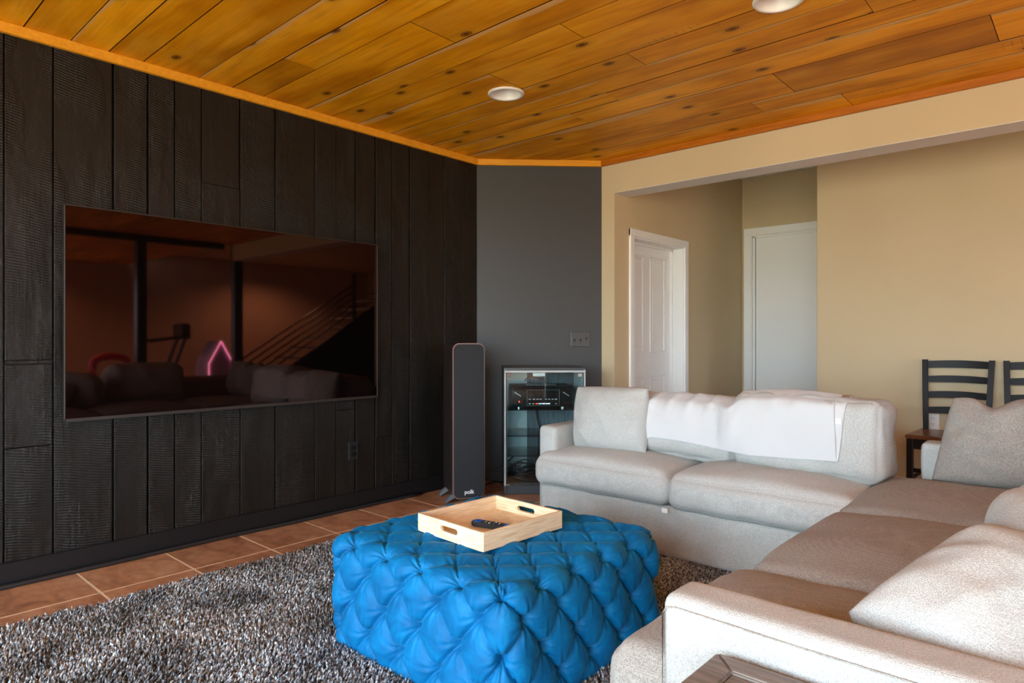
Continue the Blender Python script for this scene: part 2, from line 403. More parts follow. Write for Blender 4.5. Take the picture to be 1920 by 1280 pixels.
def pillow_mesh(w_, h_, t, n=44, seed=0, wr=.006, pinch=.07, dent=0.0, ear=.02, sag=None):
    """knife-edge pillow in the local XZ plane, thickness along Y; bottom edge at z=0"""
    V = []; F = []; I = {}
    us = np.sin(np.linspace(-1, 1, n + 1) * PI / 2 * .8) / math.sin(PI / 2 * .8)
    for s in (-1, 1):
        for i, u in enumerate(us):
            for j, v in enumerate(us):
                edge = i in (0, n) or j in (0, n)
                if s == 1 and edge: I[s, i, j] = I[-1, i, j]; continue
                x = u * w_ / 2 * (1 - pinch * (1 - v * v)) ; z = v * h_ / 2 * (1 - pinch * (1 - u * u))
                x += ear * u * abs(u * v) ** 3; z += ear * v * abs(u * v) ** 3
                th = t / 2 * (max(0, 1 - abs(u) ** 2.4) * max(0, 1 - abs(v) ** 2.4)) ** .47
                q = Vector((x * 7 + seed * 5, z * 7 - seed * 3, s * 3 + seed))
                k = min(1, (1 - max(abs(u), abs(v))) * 6)
                th += k * (wr * noise.noise(q) * 1.5 + wr * .7 * noise.noise(q * 2.6))
                th += k * wr * .9 * (1 - abs(noise.noise(Vector((x * 5 + z * 4 + seed, z * 2.2 - x * 2, seed * 2.0 + s)))) * 2.2) ** 3 * .8
                # radial puckers near the seam
                th += wr * .5 * k * math.sin(14 * (u if abs(v) > abs(u) else v) + seed) * max(0, max(abs(u), abs(v)) - .55)
                y = s * th
                p = Vector((x, y, z))
                if dent: p.z -= dent * math.exp(-((u - .05) / .3) ** 2) * max(0, (v + .2)) ** 1.5
                if sag: p = sag(p, u, v)
                I[s, i, j] = len(V); V.append((p.x, p.y, p.z + h_ / 2))
        for i in range(n):
            for j in range(n):
                q = [I[s, i, j], I[s, i + 1, j], I[s, i + 1, j + 1], I[s, i, j + 1]]
                F.append(q if s < 0 else q[::-1])
    return V, F

# ------------------------------------------------------------------ the room
H = 2.44
floor = struct('floor', B(-3.9, 6.6, -2.4, 9.7, -.12, -.004), M['tile_floor'])
# separate tiles where the floor can be seen, laid on the grout bed
gx = [-3.536, -3.150, -2.767, -2.384, -2.001, -1.618]
gy = [.896 + .383 * k for k in range(-3, 9)]
for i in range(5):
    for j in range(len(gy) - 1):
        b = B(gx[i] + .005, gx[i + 1] - .005, gy[j] + .005, gy[j + 1] - .005, -.006, 0, .0008)
        o = obj('tile', b, M['tile'], floor)
bed = struct('trim_1', B(-3.54, -1.60, gy[0], gy[-1], -.02, -.0008), M['grout'], parent=floor); bed.name = 'grout_bed'
wall_left = struct('wall_left', B(-3.75, -3.556, -2.4, 3.6, -.02, 2.6), M['black_paint'])
seams = [-2.2, -1.98, -1.75, -1.55, -1.32, -1.1, -.9, -.66, -.42, -.22, 0, .22, .43, .636, .813, 1.056, 1.21, 1.339, 1.472, 1.68, 1.887, 2.141, 2.289, 2.433, 2.586, 2.72, 2.87, 3.048, 3.189, 3.381, 3.524]
splits = {.636: [.596, .962, .980], 2.289: [.63], 1.472: [1.9], 3.189: [.55], 2.586: [.43], -.22: [1.2], -1.1: [.8]}
for a, b_ in zip(seams, seams[1:]):
    zs = [.0] + splits.get(a, []) + [H]
    for z0, z1 in zip(zs, zs[1:]):
        pr = random.uniform(-.004, .003)
        if z1 - z0 < .05: pr = -.003
        gp = random.choice((.0012, .002, .0035, .0045))
        bm = B(-3.556, -3.530 + pr, a + gp, b_ - gp, z0 + .001, z1 - .001, .0025, 2)
        obj('board', bm, M['black_board'], wall_left)
wall_corner = struct('wall_corner', prism(bmesh.new(), [(-3.53, 3.524), (-2.855, 4.199), (-2.855, 4.42), (-3.75, 4.42), (-3.75, 3.524)], -.02, 2.6, 'Z'), M['slate_wall'])
head = bmesh.new(); box(head, -2.856, 2.15, 4.2, 4.4, 2.183, 2.75); box(head, -2.856, -2.739, 4.2, 4.4, -.02, 2.183)
bmesh.ops.remove_doubles(head, verts=head.verts, dist=1e-5)
struct('wall_back', head, M['beige'])
struct('soffit_bounce', B(-2.739, 2.15, 4.201, 4.399, 2.180, 2.1835), M['soffit']).name = 'soffit_bounce_sheet'  # thin sheet added under the header to carry the painted bounce light
# hall behind the opening: left wall with a doorway, end wall, ceiling
bm = bmesh.new()
box(bm, -3.0, -2.739, 4.4, 4.462, -.02, 2.72); box(bm, -3.0, -2.739, 5.302, 6.6, -.02, 2.72); box(bm, -3.0, -2.739, 4.462, 5.302, 1.885, 2.72)
struct('wall_hall', bm, M['beige'])
bm = bmesh.new(); box(bm, -3.0, -1.5, 6.57, 6.72, 2.15, 2.72); box(bm, -3.0, -2.66, 6.57, 6.72, -.02, 2.15); box(bm, -1.80, -1.5, 6.57, 6.72, -.02, 2.15)
box(bm, -2.739, -1.64, 6.566, 6.571, 2.428, 2.433)
struct('wall_end', bm, M['beige'])
struct('wall_right', B(-1.64, .42, 5.35, 6.72, -.02, 2.75, .004), M['beige'])
ch = struct('ceiling_hall', B(-3.0, .45, 4.4, 6.75, 2.706, 2.8), M['soffit'])
# rest of the basement, seen only mirrored in the screen
struct('wall_east', (lambda b: (box(b, 6.4, 6.6, -2.4, -.3, -.02, 2.8), box(b, 6.4, 6.6, 2.7, 9.7, -.02, 2.8), box(b, 6.4, 6.6, -.3, 2.7, -.02, .8), box(b, 6.4, 6.6, -.3, 2.7, 2.2, 2.8), b)[-1])(bmesh.new()), M['reddish'])
struct('wall_far', B(.2, 6.6, 9.5, 9.7, -.02, 2.8), M['reddish'])
struct('wall_stair', B(.27, .42, 6.72, 9.6, -.02, 2.8), M['beige'])
struct('ceiling_stair', (lambda b: (box(b, 2.15, 6.6, 4.2, 4.4, 2.70, 2.82), box(b, .45, 6.6, 4.4, 9.7, 2.70, 2.82), b)[-1])(bmesh.new()), M['beige'])
bm = bmesh.new(); box(bm, -3.75, -2.8, -2.4, -2.2, -.02, 2.6); box(bm, 2.4, 6.6, -2.4, -2.2, -.02, 2.8); box(bm, -2.8, 2.4, -2.4, -2.2, 2.17, 2.6)
struct('wall_front', bm, M['beige'])
# patio door frame
pd = struct('door_3', (lambda b: (box(b, -2.8, 2.4, -2.33, -2.25, .0, .06), box(b, -2.8, 2.4, -2.33, -2.25, 2.11, 2.17), b)[-1])(bmesh.new()), M['white'])
for x in (-2.77, -1.1, .6, 2.37): obj('door_stile', B(x - .04, x + .04, -2.33, -2.25, .06, 2.11, .004), M['white'], pd)
ew = struct('added_fill_window', (lambda b: (box(b, 6.45, 6.52, -.3, 2.7, .8, .85), box(b, 6.45, 6.52, -.3, 2.7, 2.15, 2.2), b)[-1])(bmesh.new()), M['white'])  # east window is made up, out of view, to let in fill light
for y in (-.27, 1.2, 2.67): obj('fill_window_stile', B(6.45, 6.52, y - .03, y + .03, .85, 2.15), M['white'], ew)

# ---- plank ceiling
ceiling = struct('ceiling', B(-3.75, 6.6, -2.4, 4.2, H + .0185, H + .12), M['black_paint'])
rows = [-2.2, -1.95, -1.77, -1.5, -1.32, -1.05, -.87, -.6, -.43, -.2, .06, .33, .51, .70, .877, 1.032, 1.183, 1.449, 1.628, 1.805, 2.073, 2.250, 2.432, 2.698, 2.874, 3.053, 3.193, 3.403, 3.735, 3.938, 4.2]
butts = {1.628: [-2.965, .8], 1.805: [-2.218, .4], 2.874: [-.71, 2.0], 3.403: [-1.26, -.35], 3.938: [-1.08], 3.735: [-1.51, .9], 3.053: [-2.05], 2.432: [-2.35, .2], 2.073: [-1.35], 1.183: [-1.7], 3.193: [-2.4, -.2]}
planks = []
for a, b_ in zip(rows, rows[1:]):
    x0 = -3.53 if a < 3.5 else -3.53 + (a - 3.524) + .01
    if a < 3.524 < b_: x0 = -3.53
    cut = butts.get(a, [random.uniform(-2.6, -.8), random.uniform(.4, 1.8)]); cut = cut + [random.uniform(2.4, 3.2), random.uniform(4.2, 5.2)]
    xs = [x0] + cut + [6.4]
    for u, v in zip(xs, xs[1:]):
        L = v - u; pr = random.uniform(0, .0022)
        bm = B(-L / 2 + .0008, L / 2 - .0008, a + .0016 - (a + b_) / 2, b_ - .0016 - (a + b_) / 2, pr, .0185, .0007)
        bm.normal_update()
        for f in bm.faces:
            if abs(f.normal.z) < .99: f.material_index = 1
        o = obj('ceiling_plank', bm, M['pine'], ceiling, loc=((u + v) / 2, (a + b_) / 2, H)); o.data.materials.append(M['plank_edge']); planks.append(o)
# crown strips
def strip(name, bm, **k): return struct(name, bm, M['pine_trim'], **k)
strip('trim_1', B(-3.532, -3.508, -2.2, 3.53, 2.395, 2.441, .002))
bm = B(-.478, .478, -.012, .012, 2.395, 2.441, .002); strip('trim_2', bm, loc=(-3.185, 3.853, 0), rot=(0, 0, R(45)))
M['pine_trim_shaded'] = M['pine_trim'].copy(); [setattr(e_, 'color', c_) for n_ in M['pine_trim_shaded'].node_tree.nodes if n_.type == 'VALTORGB' for e_, c_ in zip(n_.color_ramp.elements, ((.36, .10, .004, 1), (.46, .14, .006, 1), (.54, .19, .012, 1)))]  # same trim with the dimmer light on this strip put into its colour
struct('trim_3', m=M['pine_trim_shaded'], bm=B(-2.86, 2.3, 4.176, 4.203, 2.397, 2.441, .002))
struct('baseboard_left', B(-3.535, -3.512, -2.2, 3.53, 0, .105, .003), M['black_paint'])
bm = B(-.47, .47, -.010, .010, 0, .075, .003); struct('baseboard_corner', bm, M['slate_wall'], loc=(-3.188, 3.856, 0), rot=(0, 0, R(45)))
struct('baseboard_right', B(-1.64, .42, 5.334, 5.352, 0, .09, .003), M['white'])

# ---- doors in the hall
d1 = struct('door_1', B(-2.905, -2.862, 4.465, 5.30, 0.01, 1.88), M['white'])
def moulded(par, y0, y1, z0, z1):
    for a in ((y0, y1, z1 - .018, z1), (y0, y1, z0, z0 + .018), (y0, y0 + .022, z0, z1), (y1 - .022, y1, z0, z1)):
        obj('moulding', B(-2.864, -2.852, a[0], a[1], a[2], a[3], .004, 2), M['white'], par)
    obj('door_panel', B(-2.864, -2.856, y0 + .035, y1 - .035, z0 + .035, z1 - .035, .005, 2), M['white'], par)
for y0, y1 in ((4.57, 4.825), (4.93, 5.185)):
    for z0, z1 in ((.12, .76), (.96, 1.775)): moulded(d1, y0, y1, z0, z1)
hd = obj('door_knob', (lambda b: (cyl(b, (-2.862, 4.515, .93), (-2.81, 4.515, .93), .011), bmesh.ops.create_uvsphere(b, u_segments=16, v_segments=10, radius=.028, matrix=Matrix.Translation((-2.80, 4.515, .93))), b)[-1])(bmesh.new()), M['steel'], d1, True)
bm = bmesh.new()
box(bm, -2.742, -2.722, 4.403, 4.462, 0, 1.94, .004); box(bm, -2.742, -2.722, 5.302, 5.366, 0, 1.94, .004); box(bm, -2.742, -2.7205, 4.403, 5.366, 1.882, 1.942, .004)
box(bm, -2.99, -2.738, 4.455, 4.466, 0, 1.885); box(bm, -2.99, -2.738, 5.297, 5.304, 0, 1.885); box(bm, -2.99, -2.738, 4.455, 5.304, 1.872, 1.886)
box(bm, -2.862, -2.84, 5.28, 5.30, 0, 1.875); box(bm, -2.862, -2.84, 4.465, 5.30, 1.855, 1.875)
struct('trim_4', bm, M['white'])
d2 = struct('door_2', B(-2.61, -1.83, 6.60, 6.64, .01, 2.115, .002), M['white'])
bm = bmesh.new()
box(bm, -2.715, -2.636, 6.548, 6.572, 0, 2.2, .005); box(bm, -1.80, -1.72, 6.548, 6.572, 0, 2.2, .005); box(bm, -2.715, -1.72, 6.546, 6.572, 2.125, 2.2, .005)
box(bm, -2.66, -2.632, 6.556, 6.70, 0, 2.15); box(bm, -1.81, -1.79, 6.556, 6.70, 0, 2.15); box(bm, -2.66, -1.79, 6.556, 6.70, 2.12, 2.15)
box(bm, -2.633, -2.612, 6.578, 6.60, 0, 2.12, .003); box(bm, -2.633, -1.81, 6.578, 6.60, 2.10, 2.12, .003)
struct('trim_5', bm, M['white'])

struct('door_leak_block', (lambda b: (box(b, -3.2, -3.02, 4.3, 6.72, -.02, 2.72), box(b, -3.0, -1.5, 6.74, 6.85, -.02, 2.72), b)[-1])(bmesh.new()), M['white'])  # unseen backing added behind both hall doors to block outside light

# ---- recessed lights, set into holes cut in the planks
def ceiling_light(x, y, label, lit=False, z=H, cut=True):
    r = .078
    t = thing('ceiling_light', label, 'light', (x, y, z), 0, 'round recessed ceiling lights')
    obj('trim_ring', lathe(bmesh.new(), [(r + .001, .012), (r + .002, -.004), (r + .008, -.007), (r + .018, -.006), (r + .024, .001), (r + .024, .002)], 48), M['white_metal'], t, True)
    obj('reflector_cone', lathe(bmesh.new(), [(r + .001, -.002), (r - .006, .016), (r - .020, .045), (r - .033, .066)], 48), M['white_metal'], t, True)
    obj('lens', lathe(bmesh.new(), [(r - .031, .064), (r - .05, .061), (.001, .060)], 40), M['lens'], t, True)
    if lit:
        l = bpy.data.lights.new('bulb', 'SPOT'); l.energy = lit; l.color = (1, .62, .38); l.spot_size = R(150); l.spot_blend = .6; l.shadow_soft_size = .05
        lo = bpy.data.objects.new('bulb', l); C.objects.link(lo); lo.parent = t; lo.location = (0, 0, -.02)
    if cut:
        cb = cyl(bmesh.new(), (x, y, z - .05), (x, y, z + .08), r + .004, seg=40); co = obj('cutter', cb, M['white'])
        for p in planks + [ceiling]:
            bb = [p.matrix_basis @ Vector(c) for c in p.bound_box]
            if min(v.x for v in bb) - .1 < x < max(v.x for v in bb) + .1 and min(v.y for v in bb) - .1 < y < max(v.y for v in bb) + .1:
                md = p.modifiers.new('b', 'BOOLEAN'); md.object = co; md.operation = 'DIFFERENCE'; md.solver = 'EXACT'
                dg = bpy.context.evaluated_depsgraph_get(); dg.update()
                me = bpy.data.meshes.new_from_object(p.evaluated_get(dg)); p.modifiers.clear(); p.data = me
        bpy.data.objects.remove(co)
ceiling_light(-2.466, 2.69, 'small round white recessed light nearest the dark corner')
ceiling_light(-.968, 2.685, 'white recessed light at the top edge of the photo, above the sofa')
for k, (x, y) in enumerate([(4.2, .6), (4.2, 2.6), (5.6, 2.4)]):
    ceiling_light(x, y, 'white recessed light over the far end of the basement, %s' % ('nearest the patio door', 'nearest the stairs', 'nearest the east wall')[k], lit=90)
ceiling_light(5.2, 6.6, 'added unseen recessed light brightening the stairs from the pale ceiling', lit=330, z=2.70, cut=False)  # lamp added to brighten the mirrored stair wall
# wrapped beam and posts
tag(obj('ceiling_beam', B(2.40, 2.52, -2.2, 4.2, 2.36, 2.4395, .004), M['black_paint']), kind='structure').name = 'trim_6'
for (x, y, lab, zt) in ((2.46, 3.12, 'square black post under the ceiling beam', 2.36), (2.23, 4.30, 'square black post at the end of the dropped header', 2.70)):
    t = thing('support_post', lab, 'post', (x, y, 0), 0, 'black support posts')
    obj('shaft', B(-.06, .06, -.06, .06, 0.0, zt, .004), M['black_paint'], t)
    obj('base_collar', B(-.075, .075, -.075, .075, 0, .08, .005), M['black_paint'], t)

# ------------------------------------------------------------------ television
tv = thing('television', 'huge wall-mounted black flat screen television reflecting the room', 'television', (-3.53, 1.69, 1.19))
obj('casing', B(.045, .078, -.852, .852, -.488, .488, .004, 2), M['plastic'], tv)
obj('rear_housing', B(.02, .048, -.55, .55, -.40, .1, .012, 2), M['plastic'], tv)
obj('wall_bracket', B(0.002, .022, -.3, .3, -.2, .2, .003), M['plastic'], tv)
obj('screen', B(.077, .0805, -.848, .848, -.474, .484, .001), M['screen'], tv)
fr = bmesh.new()
for a in ((-.854, -.848, -.49, .49), (.848, .854, -.49, .49), (-.854, .854, .484, .49), (-.854, .854, -.49, -.474)): box(fr, .072, .083, *a, .001)
obj('bezel', fr, M['tvedge'], tv)

# ------------------------------------------------------------------ small fittings on the walls
def screw(b, x, z, y=-.0065, r=.0028): cyl(b, (x, y, z), (x, y - .0015, z), r, seg=10)
sw = thing('light_switch', 'black three-toggle light switch plate on the dark corner wall', 'switch', (-2.970, 4.080, 1.074), R(45))
obj('plate', B(-.074, .074, -.0065, 0.004, -.058, .058, .004, 2), M['switch_plate'], sw)
for x, s in ((-.046, -1), (0, -1), (.046, 1)):
    obj('toggle', B(x - .005, x + .005, -.020, -.004, -.010 + .006 * s, .010 + .006 * s, .002, mt=None), M['plastic'], sw)
for x in (-.046, 0, .046):
    for z in (-.03, .03): b = bmesh.new(); screw(b, x, z); obj('screw', b, M['plastic'], sw)
wo_ = thing('wall_outlet', 'white duplex power outlet on beige wall behind the chair', 'outlet', (-.872, 5.35, .503))
obj('plate', B(-.035, .035, -.006, .001, -.057, .057, .003, 2), M['white'], wo_)
for z in (-.02, .02):
    f = obj('receptacle', (lambda b: (cyl(b, (0, -.004, z), (0, -.0085, z), .0165, seg=24), b)[-1])(bmesh.new()), M['white'], wo_)
    b = bmesh.new(); box(b, -.008, -.0055, -.0092, -.008, z, z + .009); box(b, .0055, .008, -.0092, -.008, z, z + .009); cyl(b, (0, -.008, z - .008), (0, -.0092, z - .008), .0025, seg=10)
    obj('slots', b, M['plastic'], f)
bo = thing('wall_outlet', 'black power outlet low on the black board wall below the television', 'outlet', (-3.529, 2.411, .368), R(90))
obj('plate', B(-.035, .035, -.010, .003, -.057, .057, .003, 2), M['plastic'], bo)
for z in (-.02, .02):
    obj('receptacle', (lambda b: (cyl(b, (0, -.008, z), (0, -.0125, z), .0165, seg=24), b)[-1])(bmesh.new()), M['gloss_black'], bo)

# black cable running along the foot of the wall, and loose leads behind the loudspeaker
pts = [(-3.492 + .004 * math.sin(y * 3.1) + .003 * math.sin(y * 7), y, .012) for y in np.arange(-2.1, 3.05, .12)]
tag(obj('floor_cable', tube(bmesh.new(), pts, .011, 8), M['cable'], smooth=True), 'thick black cable lying along the foot of the black wall', 'cable')
tag(obj('speaker_cable', tube(bmesh.new(), smooth_path([(-3.40, 3.20, .03), (-3.36, 3.36, .10), (-3.27, 3.47, .14), (-3.20, 3.50, .19), (-3.13, 3.50, .24)]), .0045, 8), M['cable'], smooth=True), 'thin black lead rising from loudspeaker to cabinet side', 'cable')
tag(obj('speaker_cable', tube(bmesh.new(), smooth_path([(-3.42, 3.22, .01), (-3.33, 3.38, .02), (-3.25, 3.42, .05), (-3.14, 3.42, .055), (-3.08, 3.45, .05)]), .007, 8), M['cable'], smooth=True), 'thick black lead arching low over the tiles beside cabinet', 'cable')

# ------------------------------------------------------------------ tower loudspeaker
sp = thing('tower_speaker', 'tall slim black floor loudspeaker with rounded top and brown edge band', 'speaker', (-3.195, 3.065, 0), R(42 + 17))
def rrect(w_, z0, z1, r, n=8):
    out = []
    for cx, cz, a0 in ((w_ / 2 - r, z0 + r, -90), (w_ / 2 - r, z1 - r, 0), (-w_ / 2 + r, z1 - r, 90), (-w_ / 2 + r, z0 + r, 180)):
        for k in range(n + 1): a = R(a0 + 90 * k / n); out.append((cx + r * math.cos(a), cz + r * math.sin(a)))
    return out
o = obj('cabinet', prism(bmesh.new(), rrect(.214, .035, 1.047, .045), -.13, .17), M['speaker_side'], sp)
o = obj('edge_band', prism(bmesh.new(), rrect(.216, .033, 1.049, .046), -.142, -.130), M['copper'], sp)
o = obj('front_grille', prism(bmesh.new(), rrect(.200, .041, 1.041, .038), -.152, -.138), M['grille'], sp)
md = o.modifiers.new('bev', 'BEVEL'); md.width = .004; md.segments = 2; md.limit_method = 'ANGLE'
for s in (-1, 1):
    for y in (-.085, .125):
        b = bmesh.new(); prism(b, [(s * .085, .035), (s * .145, .0), (s * .145, .012), (s * .11, .055), (s * .085, .06)], y - .02, y + .02)
        bmesh.ops.bevel(b, geom=b.edges[:], offset=.004, segments=2, affect='EDGES')
        obj('foot', b, M['grey_plastic'], sp)
tx = bpy.data.curves.new('badge', 'FONT'); tx.body = 'polk'; tx.size = .036; tx.align_x = 'CENTER'; tx.extrude = .0008; tx.offset = .0009
to = bpy.data.objects.new('badge', tx); C.objects.link(to)
dg = bpy.context.evaluated_depsgraph_get(); me = bpy.data.meshes.new_from_object(to.evaluated_get(dg)); bpy.data.objects.remove(to)
me.materials.clear(); me.materials.append(M['white_btn']); to = bpy.data.objects.new('badge', me); C.objects.link(to); to.parent = sp; to.location = (.0, -.1532, .068); to.rotation_euler = (R(90), 0, 0)

# ------------------------------------------------------------------ media cabinet with glass door
# local frame: x right along the corner wall, y towards the wall, front at y=0
W, D_, Hc = .566, .43, .862
mc = thing('media_cabinet', 'grey glass-door media cabinet with glass shelves in dark corner', 'cabinet', (-3.071, 3.329, 0), R(45))
obj('side_panel', B(0, .018, .0, D_, 0, Hc, .0015), M['cabinet'], mc); obj('side_panel', B(W - .018, W, .0, D_, 0, Hc, .0015), M['cabinet'], mc)
obj('inner_lining', B(.018, .021, .01, D_ - .012, .08, Hc - .02), M['teal_side'], mc); obj('inner_lining', B(W - .021, W - .018, .01, D_ - .012, .08, Hc - .02), M['teal_side'], mc)
obj('back_panel', B(.018, W - .018, D_ - .012, D_, .02, Hc - .01), M['cabinet_back'], mc)
obj('back_lining', B(.021, .19, D_ - .015, D_ - .012, .08, Hc - .02), M['teal_side'], mc)
obj('top_panel', B(-.004, W + .004, -.006, D_, Hc - .004, Hc + .016, .003), M['cabinet'], mc)
obj('bottom_panel', B(.018, W - .018, .0, D_, .062, .080, .001), M['cabinet'], mc)
obj('plinth', B(0.002, W - .002, .008, .026, .0, .062, .001), M['cabinet'], mc)
b = bmesh.new(); box(b, .0, .012, -.010, .002, .062, Hc, .001); box(b, W - .012, W, -.010, .002, .062, Hc, .001); box(b, 0, W, -.010, .002, Hc - .018, Hc - .004, .001)
obj('front_frame', b, M['cabinet_frame'], mc)
gd = obj('glass_door', B(.013, W - .013, -.012, -.007, .064, Hc - .02, .001), M['glass'], mc)
for x, z, m_ in ((.030, Hc - .034, 'copper'), (W - .040, Hc - .036, 'steel')):
    obj('hinge', B(x - .014, x + .014, -.017, -.006, z - .012, z + .012, .002), M[m_], gd)
obj('hinge', B(.014, .04, -.017, -.006, .066, .075, .001), M['steel'], gd)
obj('door_edge', B(.282, .285, -.0125, -.0065, .066, Hc - .022), M['shelf_glass'], gd)
obj('catch', B(.20, .285, .0, .03, Hc - .045, Hc - .02, .002), M['white_btn'], mc)
for z in (.585, .405, .265):
    obj('shelf', B(.021, W - .021, .02, D_ - .02, z - .006, z, .001), M['shelf_glass'], mc)
# receiver on the top shelf
rc = thing('stereo_receiver', 'black stereo receiver with display and two knobs behind glass', 'receiver', (0, 0, 0))
rc.location = Matrix.Rotation(R(45), 3, 'Z') @ Vector((.268, .20, 0)) + Vector((-3.071, 3.329, .585)); rc.rotation_euler = (0, 0, R(45))
rw = .43
obj('chassis', B(-rw / 2, rw / 2, -.12, .16, .014, .160, .003), M['plastic'], rc)
obj('front_panel', B(-rw / 2 - .001, rw / 2 + .001, -.132, -.118, .014, .162, .003), M['gloss_black'], rc)
for x in (-.17, .17):
    k = obj('knob', cyl(bmesh.new(), (x, -.131, .105), (x, -.152, .105), .031, .029, 32), M['gloss_black'], rc)
    bb = B(-.026, .026, -.0015, .0015, -.0035, .0035, .001); bmesh.ops.rotate(bb, verts=bb.verts, cent=(0, 0, 0), matrix=Matrix.Rotation(R(32), 3, 'Y')); bmesh.ops.translate(bb, verts=bb.verts, vec=(x, -.153, .105))
    obj('pointer', bb, M['steel'], k)
b = bmesh.new()
for a in ((-.105, .125, .132, .134), (-.105, .125, .022, .024), (-.105, -.103, .022, .134), (.123, .125, .022, .134), (.008, .010, .07, .134)): box(b, a[0], a[1], -.1345, -.131, a[2], a[3])
obj('display_frame', b, M['grey_plastic'], rc)
obj('display', B(-.101, .121, -.1335, -.131, .078, .130), M['gloss_black'], rc)
for x in (-.085, -.055, -.03, -.008, .03, .053, .077, .1): obj('button', B(x - .008, x + .008, -.136, -.131, .066, .070, .001), M['white_btn'], rc)
for x, w__, m_ in ((-.085, .006, 'white_btn'), (-.06, .006, 'white_btn'), (-.035, .008, 'red_led'), (-.012, .010, 'blue_led'), (.015, .012, 'white_led'), (.045, .014, 'white_led'), (.1, .005, 'white_btn')):
    obj('indicator', B(x - w__, x + w__, -.1355, -.131, .034, .039), M[m_], rc)
obj('indicator', B(-.162, -.155, -.1355, -.131, .046, .056), M['red_led'], rc)
for x in (-.16, .15):
    obj('foot', cyl(bmesh.new(), (x, -.10, 0), (x, -.10, .015), .012, seg=20), M['steel'], rc); obj('foot', cyl(bmesh.new(), (x, .12, 0), (x, .12, .015), .012, seg=20), M['plastic'], rc)
obj('vent_slots', (lambda b: ([box(b, -.1 + .022 * k, -.088 + .022 * k, -.06, .12, .158, .163) for k in range(10)], b)[-1])(bmesh.new()), M['steel'], rc)
def cab(p): return Matrix.Rotation(R(45), 3, 'Z') @ Vector(p) + Vector((-3.071, 3.329, 0))
tag(obj('cable', tube(bmesh.new(), smooth_path([cab(p) for p in ((.17, .36, .765), (.20, .30, .80), (.26, .30, .79), (.33, .34, .765))]), .004), M['cable'], smooth=True), 'black lead looping above the stereo receiver', 'cable')
tag(obj('cable', tube(bmesh.new(), smooth_path([cab(p) for p in ((.26, .385, .57), (.265, .39, .48), (.285, .37, .40), (.27, .38, .34), (.275, .35, .20), (.25, .3, .10))]), .006), M['cable'], smooth=True), 'black lead hanging down inside the media cabinet', 'cable')
b = bmesh.new()
for k in range(12):
    r1 = random.uniform(.07, .125); cx, cy = .15 + random.uniform(-.02, .05), .17 + random.uniform(-.03, .04); z0 = .086 + .006 * k
    pp = [cab((cx + r1 * 1.0 * math.cos(a) , cy + r1 * .8 * math.sin(a), z0 + .02 * math.sin(a * 2 + k) + .015 * (k % 3))) for a in np.linspace(0, 2 * PI * .93, 26)]
    tube(b, [Vector((p.x, p.y, max(.088, p.z))) for p in pp], .0038, 6)
tag(obj('cable_coil', b, M['cable'], smooth=True), 'tangled coil of black cables at the bottom of the media cabinet', 'cables')

